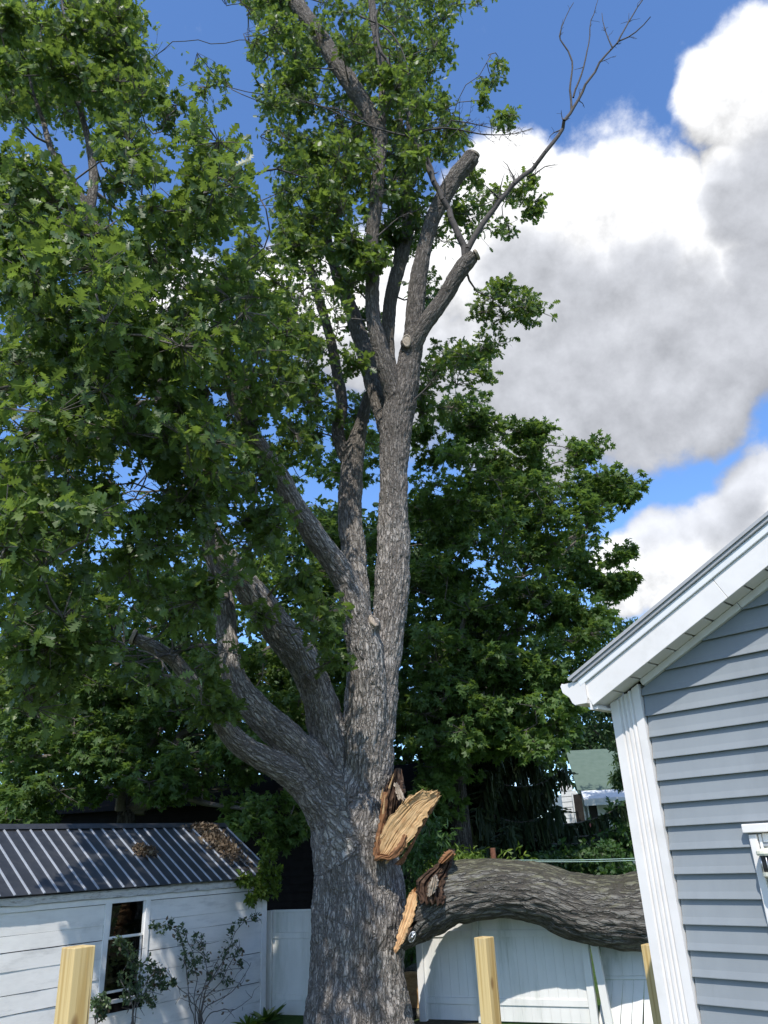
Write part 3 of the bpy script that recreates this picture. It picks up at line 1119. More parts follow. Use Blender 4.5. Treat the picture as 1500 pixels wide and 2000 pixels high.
# window
win = box('window', SO-SW*tl+SN*.002+ZV*(zw0-.1), SW*.09, SN*.032, ZV*(zw1-zw0+.16), 'shed_trim', shed, .004)
box('side_casing', SO-SW*tw0+SN*.002+ZV*(zw0-.1), SW*.09, SN*.032, ZV*(zw1-zw0+.16), 'shed_trim', win, .004)
box('head_casing', SO-SW*(tl-.0905)+SN*.001+ZV*(zw1+.002), SW*(tw1-tw0-.001), SN*.028, ZV*.06, 'shed_trim', win, .003)
box('sill', SO-SW*(tl+.02)+SN*.003+ZV*(zw0-.155), SW*(tl-tr+.04), SN*.07, ZV*.05, 'shed_trim', win, .004)
zm = swall(246, 1829)[2]
for (z0, z1, dep) in ((zm-.012, zw1, -.012), (zw0-.02, zm+.016, -.034)):
    ww = .036
    f0 = SO+SN*dep
    sa = box('sash', f0-SW*tw1+ZV*z0, SW*ww, SN*.02, ZV*(z1-z0), 'shed_trim', win, .002)
    box('sash_rail', f0-SW*(tw0+ww)+ZV*z0, SW*ww, SN*.02, ZV*(z1-z0), 'shed_trim', sa, .002)
    box('sash_rail', f0-SW*(tw1-ww)+ZV*z0, SW*(tw1-tw0-2*ww), SN*.02, ZV*ww, 'shed_trim', sa, .002)
    box('sash_rail', f0-SW*(tw1-ww)+ZV*(z1-ww), SW*(tw1-tw0-2*ww), SN*.02, ZV*ww, 'shed_trim', sa, .002)
    box('pane', f0-SW*(tw1-ww)+ZV*(z0+ww)+SN*.008, SW*(tw1-tw0-2*ww), SN*.003, ZV*(z1-z0-2*ww), 'window_glass', sa)
# dark room behind the glass
rm0 = SO-SW*(tw1+.5)-SN*1.1
box('room_back', rm0, SW*2., SN*.03, ZV*ZE, 'dark_room', shed)
box('room_floor', rm0+ZV*.25+SN*.03, SW*2., SN*.9, ZV*.03, 'dark_room', shed)
for (ua_, za_, ub_, zb_, wd) in ((.10, 1.35, .42, 2.0, .07), (.05, 1.15, .6, 1.72, .05), (.0, .98, .75, 1.02, .06), (.3, .6, .38, 1.5, .05)):
    a = SO-SW*(tw1-ua_)-SN*.45+ZV*za_
    b = SO-SW*(tw1-ub_)-SN*.55+ZV*zb_
    dv = b-a
    sd = unit(np.cross(dv, SN))
    pl = box('stored_board', a, dv, sd*wd, SN*.025, 'stored_wood', None)
    tag(pl, {.10: 'wider slanting board inside the upper shed window', .05: 'thinner slanting board inside the upper shed window', .0: 'level board across the lower shed window', .3: 'nearly upright board inside the lower shed window'}[ua_], 'board', 'boards stored in the shed')

# leaf litter on the roof
LITQ = []
lit_specs = (((2.5, 1.0), (.20, .10), 420, 'small heap of brown leaf litter on the middle of the metal roof'),
             ((.62, 1.35), (.30, .55), 1500, 'brown drift of leaf litter along the end of the metal roof'))
for (t0, s0), (rt_, rs_), nlf, lab in lit_specs:
    tt = t0+rng.normal(size=nlf)*rt_*.55
    ss = np.clip(s0+rng.normal(size=nlf)*rs_*.75, .05, rl-.1)
    hh = .018+.05*rng.random(nlf)*np.exp(-((tt-t0)/rt_)**2)
    if t0 < 1:
        tt = np.clip(tt, .02, 1.2)
    Pp = EV0-SW*tt[:, None]+rsu*ss[:, None]+rn*hh[:, None]
    o = scatter('leaf_litter', OVATE, Pp, unit(rng.normal(size=(nlf, 3))), unit(rn+.6*rng.normal(size=(nlf, 3))), .05+.06*rng.random(nlf), 'dead_leaf', None)
    tag(o, lab, 'leaf litter', None, 'stuff')

# ================================================================== FENCES
fa, fb_ = at(560, 1880, 16.7), at(990, 1880, 15.1)
FD = fb_-fa; FD[2] = 0; FD /= np.linalg.norm(FD)
FN = np.array([FD[1], -FD[0], 0])
FO = np.array([fa[0], fa[1], 0])


def fpx(x, y=1880):
    return (onplane(x, y, FO, FN)-FO) @ FD


def fence(name, s0, s1, posts, label, zt=1.76, lean=0., group='white vinyl fences'):
    root = thing(name, FO+FD*s0, label, 'fence', group)
    for i, (sp, h) in enumerate(posts):
        box('post', FO+FD*(sp-.06)-FN*.06, FD*.12, FN*.12, ZV*h, 'fence_vinyl', root, .006)
        box('post_cap', FO+FD*(sp-.068)-FN*.068+ZV*(h+.001), FD*.136, FN*.136, ZV*.03, 'fence_vinyl', root, .012)
    bm = {}
    for (pa, pb) in zip(posts[:-1], posts[1:]):
        a, b = pa[0]+.062, pb[0]-.062
        for (z, hh) in ((zt-.045, .045), (1.27, .10), (.26, .10)):
            box('rail', FO+FD*a-FN*.028+ZV*z, FD*(b-a), FN*.058, ZV*hh, 'fence_vinyl', root, .005)
        nbd = max(1, int(round((b-a)/.165)))
        w = (b-a)/nbd
        for (z0, z1) in ((.03, .258), (.362, 1.268), (1.372, zt-.047)):
            key = (round(w, 4), z0)
            if key not in bm:
                V = boxv(np.zeros(3), FD*(w-.0022), FN*.022, ZV*(z1-z0))
                bm[key] = build_mesh('board', V, BOXF[:, ::-1] if np.dot(np.cross(FD, FN), ZV) < 0 else BOXF)
                bm[key].materials.append(MATS['fence_vinyl'])
            for j in range(nbd):
                o = bpy.data.objects.new('board', bm[key])
                COL.objects.link(o)
                o.parent = root
                o.location = tuple(FO+FD*(a+j*w+.002)-FN*(.012+.0006*random.random())+ZV*z0-np.array(root.location))
    return root


s_sh = fpx(524)
fence('vinyl_fence', s_sh, fpx(735), [(s_sh+.04, 1.72), (fpx(735), 1.8)], 'white vinyl fence panel between shed corner and oak trunk')
pR = [(fpx(822), 1.78), (fpx(934), 1.78), (fpx(1147), 1.6)]
fence('vinyl_fence', pR[0][0], pR[-1][0], pR, 'white vinyl fence standing under the fallen limb', zt=1.7)
# crushed panel under the limb
c0 = FO+FD*fpx(1180)+FN*.05
crushed = thing('crushed_fence_panel', c0, 'crushed white vinyl fence panel splayed under the fallen limb beside house corner', 'fence panel', 'white vinyl fences')
TD = unit(FD+ZV*.01)
CO = FO-FN*.40
mid0 = onplane(1176, 1907, CO, FN)
TU = unit(ZV-FN*.22+FD*.05)                      # upper section, pressed back by the limb
TL = unit(ZV*.95+FN*-.30+FD*.20)                 # lower boards, kicked out towards the yard
box('rail', mid0-ZV*.045-FN*.03, TD*1.9, FN*.05, TU*.05, 'fence_vinyl', crushed, .005)
for j in range(11):
    box('board', mid0+TD*(.004+j*.168)+TU*.012+FN*.002*(j % 2), TD*.166, FN*.02, TU*.46, 'fence_vinyl', crushed, .002)
    fan = (.0, .0, .01, .02, .055, .06, .06, .09, .10, .1, .1)[j]
    tu = unit(TL-TD*fan*.9+FN*(-.03, .0, .01, -.01, .03, .02, .0, .04, .0, .01, .0)[j])
    L_ = (1.1, 1.1, 1.1, 1.1, 1.1, .62, .5, 1.1, 1.1, 1.1, 1.1)[j]
    box('board', mid0+TD*(.002+j*.168)-ZV*.05-tu*L_, TD*.165, FN*.02, tu*L_, 'fence_vinyl', crushed, .002)
box('rail', mid0+TU*.475-FN*.025, TD*1.9, FN*.05, TU*.045, 'fence_vinyl', crushed, .006)
c00 = mid0-ZV*.9+FN*.2
lp_ = FO+FD*(fpx(1163))
box('leaning_post', lp_-FN*.06-ZV*.02+FD*.03, FD*.12, FN*.12, unit(ZV-FD*.06)*1.52, 'fence_vinyl', crushed, .006)
bent = np.array([c00+TD*.95+FN*.1+ZV*-.1, c00+TD*1.12+FN*.1+ZV*-.1, c00+TD*1.22+FN*.16+ZV*.33, c00+TD*1.0+FN*.14+ZV*.28])
extrude_poly('bent_board', bent, FN*.02, 'fence_vinyl', crushed)

# ================================================================== OAK
OAKB = at(697, 1900, 15.); OAKB[2] = 0
oak = thing('oak_tree', OAKB, 'huge old oak with several thick limbs and a torn stub on its trunk', 'tree')


def limb(pts):
    P = np.array([at(x, y, Y) for (x, y, r, Y) in pts])
    R = np.array([r*mpp(p) for (x, y, r, Y), p in zip(pts, P)])
    return P, R


base_lo = OAKB.copy()
LIMBS = {}
TR = [(697, 1900, 93, 15), (701, 1800, 90, 15), (699, 1720, 88, 15), (692, 1640, 85, 15), (684, 1570, 78, 15), (690, 1510, 56, 15), (704, 1455, 26, 15)]
P, R = limb(TR)
lo = np.array([[P[0][0], P[0][1], -.4], [P[0][0], P[0][1], .15]])
P = np.vstack([lo, P]); R = np.concatenate([[R[0]*1.15, R[0]*1.07], R])
LIMBS['trunk'] = (P, R)
LIMBS['A'] = limb([(697, 1620, 58, 15), (722, 1520, 46, 14.9), (738, 1420, 36, 14.85), (748, 1320, 33, 14.85), (757, 1240, 33, 14.9), (765, 1160, 35, 14.9), (769, 1060, 33, 14.9), (768, 960, 29, 14.9), (772, 860, 30, 14.9), (782, 790, 33, 14.9), (798, 715, 25, 14.8), (809, 650, 20, 14.7)])
LIMBS['A2a'] = limb([(798, 730, 22, 14.8), (808, 650, 19, 14.8), (811, 600, 19, 14.75), (818, 540, 17, 14.7), (830, 480, 15, 14.6), (846, 425, 15, 14.5), (872, 375, 17, 14.45), (895, 340, 18, 14.4), (923, 305, 17, 14.3)])
LIMBS['A2b'] = limb([(800, 690, 19, 14.7), (822, 645, 17, 14.5), (845, 612, 16, 14.4), (868, 580, 16, 14.3), (892, 540, 16, 14.15), (912, 512, 17, 14.05), (926, 500, 13, 14.0)])
LIMBS['A1'] = limb([(778, 800, 22, 14.9), (757, 730, 20, 14.7), (740, 670, 17, 14.55), (728, 610, 15, 14.5), (727, 540, 14, 14.4), (727, 460, 13, 14.3), (735, 390, 14, 14.2), (741, 310, 14, 14.2), (742, 262, 15, 14.2), (718, 215, 16, 14.2), (682, 160, 17, 14.2), (640, 95, 17, 14.3), (603, 40, 16, 14.4), (560, -20, 15, 14.6), (500, -110, 12, 15)])
LIMBS['A1r'] = limb([(741, 265, 10, 14.2), (748, 210, 9, 14.2), (745, 130, 8, 14.2), (731, 50, 8, 14.2), (722, -40, 7, 14.2)])
LIMBS['C'] = limb([(768, 860, 22, 15.2), (742, 790, 20, 15.5), (722, 720, 18, 15.8), (700, 650, 17, 16), (682, 595, 14, 16.2), (658, 535, 12, 16.5), (640, 470, 9, 16.8), (628, 390, 7, 17), (620, 300, 5, 17.2)])
LIMBS['C2'] = limb([(770, 820, 18, 15.3), (762, 720, 13, 15.7), (758, 640, 13, 15.9), (766, 570, 14, 16.), (784, 500, 15, 16.1), (796, 440, 13, 16.2), (790, 350, 10, 16.4), (780, 240, 8, 16.6), (776, 100, 6, 16.8)])
LIMBS['D'] = limb([(700, 1420, 34, 15.5), (705, 1300, 26, 15.7), (703, 1183, 23, 15.9), (692, 1090, 25, 16.1), (683, 1000, 25, 16.3), (690, 900, 21, 16.5), (705, 830, 14, 16.6), (720, 770, 11, 16.7)])
LIMBS['D2'] = limb([(688, 920, 17, 16.5), (660, 850, 13, 16.6), (668, 790, 12, 16.7), (655, 710, 11, 16.8), (640, 640, 10, 16.9), (618, 570, 9, 17), (600, 500, 7, 17.1), (575, 420, 5, 17.2)])
LIMBS['B'] = limb([(697, 1640, 30, 15), (705, 1560, 44, 14.9), (713, 1480, 44, 14.75), (718, 1380, 38, 14.6), (715, 1290, 35, 14.45), (699, 1210, 31, 14.3), (679, 1140, 27, 14.15), (646, 1090, 25, 13.9), (611, 1042, 24, 13.6), (577, 990, 21, 13.3), (548, 930, 19, 13.), (522, 890, 17, 12.7), (480, 830, 14, 12.3), (450, 760, 12, 11.9), (440, 680, 9, 11.6), (420, 590, 7, 11.2)])
LIMBS['E'] = limb([(690, 1640, 34, 15.05), (672, 1560, 46, 15), (641, 1440, 38, 14.8), (624, 1365, 34, 14.6), (592, 1290, 35, 14.3), (541, 1225, 34, 14.), (490, 1155, 29, 13.6), (448, 1098, 24, 13.2), (412, 1040, 20, 12.9), (390, 975, 20, 12.5), (375, 910, 20, 12.), (350, 850, 19, 11.5), (310, 760, 17, 11), (262, 640, 15, 10.5), (215, 510, 14, 10.1), (172, 415, 13, 9.8)])
LIMBS['E2'] = limb([(176, 425, 10, 9.8), (140, 355, 9, 9.7), (105, 305, 8, 9.7), (85, 240, 6, 9.8), (62, 170, 4, 10.), (40, 60, 3, 10.3)])
LIMBS['E3'] = limb([(174, 418, 11, 9.8), (183, 350, 10, 9.9), (174, 280, 8, 10.), (155, 205, 6, 10.2), (140, 110, 4, 10.6), (120, 0, 3, 11)])
LIMBS['F1'] = limb([(690, 1650, 34, 15), (652, 1565, 46, 14.9), (612, 1500, 38, 14.6), (575, 1455, 33, 14.4), (533, 1420, 32, 14.2), (490, 1375, 30, 14.), (460, 1330, 25, 13.9), (446, 1262, 22, 13.9), (438, 1190, 22, 14.), (428, 1135, 18, 14.2), (410, 1070, 14, 14.5), (390, 980, 10, 15)])
LIMBS['F2'] = limb([(692, 1690, 34, 14.95), (648, 1605, 42, 14.85), (590, 1530, 30, 14.5), (550, 1500, 25, 14.2), (497, 1472, 23, 13.9), (455, 1440, 21, 13.6), (425, 1400, 19, 13.3), (385, 1345, 16, 13), (342, 1292, 15, 12.7), (300, 1265, 15, 12.4), (262, 1246, 13, 12.2)])

skP, skR, skT, skA, skB, skS, skI = [], [], [], [], [], [], []
allV, allF, off = [], [], 0
for li, (nm, (P, R)) in enumerate(LIMBS.items()):
    Ps, Rs = spline(P, R, .10)
    if nm == 'trunk':
        zz = Ps[:, 2]
        Rs = Rs*(1+.03*np.exp(-((zz-0)/.5)**2))
    w = 1+.05*fbm(np.stack([Ps[:, 2]*.9, np.full(len(Ps), li*3.7), Ps[:, 0]], 1), 2)
    Rs = Rs*w
    V, Fc, (T, A, B, s) = sweep(Ps, Rs, 24 if Rs.max() > .2 else 14)
    if nm == 'trunk':                     # buttressed, fluted base
        k = 24
        nring = len(Ps)
        th = np.arange(k)*2*math.pi/k
        Vr = V[:nring*k].reshape(nring, k, 3)
        fl = 1+(.06*np.cos(5*th+.6)+.03*np.cos(3*th+2))[None, :]*np.exp(-np.clip(Ps[:, 2], 0, 9)/.9)[:, None]+(.035*np.cos(4*th+1)+.03*np.cos(7*th))[None, :]
        Vr = Ps[:, None, :]+(Vr-Ps[:, None, :])*fl[..., None]
        V[:nring*k] = Vr.reshape(-1, 3)
    allV.append(V)
    Q, Tt = Fc
    allF.append(np.vstack([np.concatenate([Q[:, [0, 1, 2]], Q[:, [0, 2, 3]]]), Tt])+off)
    off += len(V)
    skP.append(Ps); skR.append(Rs); skT.append(T); skA.append(A); skB.append(B); skS.append(s+li*7.3)
skP, skR, skT, skA, skB, skS = np.vstack(skP), np.concatenate(skR), np.vstack(skT), np.vstack(skA), np.vstack(skB), np.concatenate(skS)
# knots and cut collars
for (x, y, Y, r) in ((794, 668, 14.45, .15), (727, 1214, 14.1, .16), (470, 1140, 13.4, .16)):
    c = at(x, y, Y)
    th = np.arange(10)*2*math.pi/10
    Vk, Fk, _ = sweep(np.array([c+np.array([0, .3, -.05]), c]), np.array([r*.9, r]), 12)
    allV.append(Vk)
    Q, Tt = Fk
    allF.append(np.vstack([np.concatenate([Q[:, [0, 1, 2]], Q[:, [0, 2, 3]]]), Tt])+off)
    off += len(Vk)
tmp = build_mesh('tmp', np.vstack(allV), np.vstack(allF))
tobj = bpy.data.objects.new('tmp', tmp)
COL.objects.link(tobj)
rm = tobj.modifiers.new('r', 'REMESH')
rm.mode, rm.voxel_size = 'VOXEL', .024
sm = tobj.modifiers.new('s', 'SMOOTH')
sm.factor, sm.iterations = .5, 16
dg = bpy.context.evaluated_depsgraph_get()
ev = tobj.evaluated_get(dg).to_mesh()
nv = len(ev.vertices)
V = np.empty(nv*3, np.float32); ev.vertices.foreach_get('co', V); V = V.reshape(-1, 3).astype(float)
NR = np.empty(nv*3, np.float32); ev.vertices.foreach_get('normal', NR); NR = NR.reshape(-1, 3).astype(float)
npol = len(ev.polygons)
Q = np.empty(len(ev.loops), np.int32); ev.loops.foreach_get('vertex_index', Q); Q = Q.reshape(-1, 4)
bpy.data.objects.remove(tobj)
kd = kdtree.KDTree(len(skP))
for i, p in enumerate(skP):
    kd.insert(p, i)
kd.balance()
idx = np.empty(nv, int)
for i in range(nv):
    c = kd.find_n(V[i], 6)
    idx[i] = min(c, key=lambda q: q[2]/(skR[q[1]]+.05))[1]
rel = V-skP[idx]
th = np.arctan2(np.einsum('ij,ij->i', rel, skB[idx]), np.einsum('ij,ij->i', rel, skA[idx]))
rr = skR[idx]
ss = skS[idx]+np.einsum('ij,ij->i', rel, skT[idx])
bco = np.stack([np.cos(th)*rr, np.sin(th)*rr, ss], 1)
# furrowed bark relief
q = bco*np.array([1, 1, .2])
rid = 1-np.abs(pnoise(q*13+fbm(bco*3, 2)[:, None]*.35))*2.2
rid2 = 1-np.abs(pnoise(q*np.array([1, 1, 1.6])*24+5))*2
amp = np.clip(rr*.09, .006, .032)
disp = -amp*np.clip(rid, 0, 1)**2*1.0-amp*.45*np.clip(rid2, 0, 1)**2+amp*.9*fbm(bco*2.2+3, 3)
V = V+NR*disp[:, None]
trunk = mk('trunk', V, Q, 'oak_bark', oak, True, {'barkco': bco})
print('oak trunk verts', nv)
# saw-cut faces on limb ends and collars


def cutface(c, nrm, r, name='cut_face', mat='callus', parent=oak, squash=1.):
    a, b = frame_for(np.asarray(nrm))
    k = 20
    V = [c+nrm*.0]
    for f, h in ((.35, .006), (.7, -.004), (.9, .012), (1.05, .0), (1.02, -.05)):
        for j in range(k):
            t = j*2*math.pi/k
            rj = r*f*(1+.05*math.sin(3*t+r*40)+.04*random.random())
            V.append(c+a*rj*math.cos(t)*squash+b*rj*math.sin(t)+nrm*h)
    Fq = [[1+i*k+j, 1+i*k+(j+1) % k, 1+(i+1)*k+(j+1) % k, 1+(i+1)*k+j] for i in range(4) for j in range(k)]
    Ft = [[0, 1+(j+1) % k, 1+j] for j in range(k)]
    Vn = np.array(V)
    return mk(name, Vn, [np.array(Fq)[:, ::-1], np.array(Ft)[:, ::-1]], mat, parent, False, {'grain': Vn})


c = at(924, 303, 14.3); cutface(c+unit(np.array([.5, -.1, .8]))*.03, unit(np.array([.45, -.15, .9])), .155)
c = at(929, 499, 13.97); cutface(c+np.array([.04, -.02, .02]), unit(np.array([.9, -.25, .35])), .125)
c = at(794, 668, 14.45); cutface(c+np.array([-.0, -.06, -.0]), unit(np.array([-.25, -1, -.1])), .15, squash=.62)
c = at(729, 1214, 14.12); cutface(c+np.array([0., -.02, .02]), unit(np.array([.55, -.75, .45])), .13, squash=.55)
c = at(258, 1244, 12.15); cutface(c, unit(np.array([-.9, -.25, .3])), .12, mat='callus')

# ---- torn stub
def slab(name, L, Rr, Yf, thick, mat, parent, nu=36, nv_=16, amp=.05, jag=.06, bulge=.05, seed=0, tipfrac=.9, ej=3.):
    """fibrous slab between two photo-traced edges; grain runs along the edges"""
    def res(pts, m):
        pts = np.array(pts, float)
        s = np.concatenate([[0], np.cumsum(np.linalg.norm(np.diff(pts, axis=0), axis=1))])
        t = np.linspace(0, s[-1], m)
        return np.stack([np.interp(t, s, pts[:, 0]), np.interp(t, s, pts[:, 1])], 1)
    A, B = res(L, nu), res(Rr, nu)
    fi = np.linspace(0, 1, nu)
    JIT = []
    for E_, sg in ((A, 1), (B, 2)):
        nn = fbm(np.stack([fi*14, fi*0+seed*7.7, fi*0+sg*3.1], 1), 3)
        n3 = fbm(np.stack([fi*14, fi*0+seed*5.1, fi*0+sg*9.1], 1), 3)
        JIT.append(np.stack([nn, n3], 1)*ej)
    Vf, Vb, G = [], [], []
    for i in range(nu):
        f = i/(nu-1)
        for j in range(nv_):
            g_ = j/(nv_-1)
            px = A[i]*(1-g_)+B[i]*g_+JIT[0][i]*(1-g_)**6+JIT[1][i]*g_**6
            Vf.append(at(px[0], px[1], Yf(f, g_)))
    Vf = np.array(Vf).reshape(nu, nv_, 3)
    ax = unit(Vf[-1].mean(0)-Vf[0].mean(0))
    Ltot = np.linalg.norm(Vf[-1].mean(0)-Vf[0].mean(0))
    gi_, gj = np.meshgrid(np.linspace(0, 1, nu), np.linspace(0, 1, nv_), indexing='ij')
    Wd = np.linalg.norm(Vf[:, 0]-Vf[:, -1], axis=1).mean()
    G = np.stack([gi_*Ltot, gj*Wd, np.zeros_like(gi_)+seed], -1)
    q = G.reshape(-1, 3)
    n1 = (.5-2*np.abs(fbm(q*np.array([1.1, 24, 1])+seed*5, 3))).reshape(nu, nv_)
    n2 = fbm(q*np.array([5, 7, 1])+seed*9, 3).reshape(nu, nv_)
    endj = fbm(np.stack([np.zeros(nv_), np.linspace(0, 1, nv_)*9, np.full(nv_, seed*3.)], 1), 2)
    Vf = Vf+ax*(jag*endj[None, :, None]*(np.clip((gi_-tipfrac+.25)/.25, 0, 1)-np.clip((.2-gi_)/.2, 0, 1))[..., None])
    back = np.array([.25, 1., .1])
    prof = np.sin(np.clip(gj, 0, 1)*math.pi)*bulge
    Vf2 = Vf-np.array([0, 1, 0])*(prof+amp*n1*.8+amp*.6*n2)[..., None]
    edge = np.sin(gj*math.pi)**.5
    Vb = Vf+back*(thick*(.35+.65*edge)*(1+.4*n2))[..., None]
    V = np.concatenate([Vf2.reshape(-1, 3), Vb.reshape(-1, 3)])
    N_ = nu*nv_
    Fq = []
    for i in range(nu-1):
        for j in range(nv_-1):
            a = i*nv_+j
            Fq.append([a, a+1, a+nv_+1, a+nv_])
            Fq.append([N_+a, N_+a+nv_, N_+a+nv_+1, N_+a+1])
    rim = [(0, j) for j in range(nv_)]+[(i, nv_-1) for i in range(1, nu)]+[(nu-1, j) for j in range(nv_-2, -1, -1)]+[(i, 0) for i in range(nu-2, 0, -1)]
    m = len(rim)
    for r_ in range(m):
        a = rim[r_][0]*nv_+rim[r_][1]
        b = rim[(r_+1) % m][0]*nv_+rim[(r_+1) % m][1]
        Fq.append([b, a, N_+a, N_+b])
    GG = np.concatenate([G.reshape(-1, 3), G.reshape(-1, 3)+np.array([0, 0, .2])])
    return mk(name, V, np.array(Fq), mat, parent, False, {'grain': GG, 'barkco': GG*np.array([1, 1, 1])})


slab('torn_wood', [(731, 1674), (738, 1640), (750, 1610), (772, 1582), (796, 1558), (822, 1548), (848, 1546)],
     [(757, 1682), (778, 1672), (794, 1652), (808, 1632), (824, 1606), (840, 1582), (857, 1558)],
     lambda f, g_: 14.16-.10*f+.05*g_, .20, 'torn_wood', oak, 64, 40, .016, .16, -.03, 1, ej=4.5)
slab('torn_bark_edge', [(770, 1690), (790, 1668), (806, 1640), (820, 1612), (836, 1588), (850, 1566)],
     [(784, 1690), (799, 1664), (813, 1636), (828, 1610), (842, 1586), (855, 1562)],
     lambda f, g_: 14.22-.10*f+.10*g_, .16, 'splinter_brown', oak, 30, 7, .03, .06, .02, 2)
slab('torn_lip', [(727, 1672), (731, 1650), (737, 1622), (741, 1600), (744, 1570), (746, 1545)],
     [(737, 1678), (742, 1650), (747, 1625), (752, 1603), (755, 1575), (757, 1548)],
     lambda f, g_: 14.12+.12*f, .16, 'splinter_brown', oak, 30, 6, .03, .08, .02, 3)
slab('torn_lip', [(731, 1683), (745, 1678), (760, 1680), (775, 1672), (788, 1655), (795, 1635)],
     [(731, 1672), (746, 1668), (758, 1671), (768, 1660), (781, 1645), (789, 1628)],
     lambda f, g_: 14.09+.06*f, .10, 'splinter_brown', oak, 30, 6, .04, .06, .02, 4)
slab('rotten_heartwood', [(742, 1605), (745, 1578), (748, 1552), (756, 1532), (766, 1518), (771, 1508)],
     [(782, 1585), (784, 1570), (786, 1556), (790, 1545), (785, 1528), (778, 1512)],
     lambda f, g_: 14.34+.2*f+.1*g_, .30, 'rotten_wood', oak, 34, 18, .10, .14, .06, 5)
slab('rotten_heartwood', [(776, 1560), (773, 1545), (770, 1532)], [(791, 1562), (784, 1546), (777, 1532)],
     lambda f, g_: 14.2+.1*f, .08, 'callus', oak, 18, 8, .04, .08, .03, 6)
sk = Sticks()
for _ in range(12):
    f_ = random.random()
    ex, ey = 772+f_*70, 1579-f_*33
    sk.seg(at(ex, ey, 14.12), at(ex+random.uniform(2, 14), ey-random.uniform(3, 14), 14.06+random.uniform(-.08, .05)), .012, .003)
for (xa, ya, xb, yb) in ((800, 1562, 827, 1541), (812, 1552, 826, 1542), (840, 1552, 855, 1543), (744, 1560, 748, 1540), (760, 1540, 769, 1511), (748, 1590, 752, 1552)):
    sk.seg(at(xa, ya, 14.08), at(xb, yb, 14.05), .018, .004)
V, Q = prisms(sk.a, sk.b, np.array(sk.ra), np.array(sk.rb), 4)
mk('splinters', V, Q, 'torn_wood', oak, False, {'grain': V})['kind'] = 'stuff'

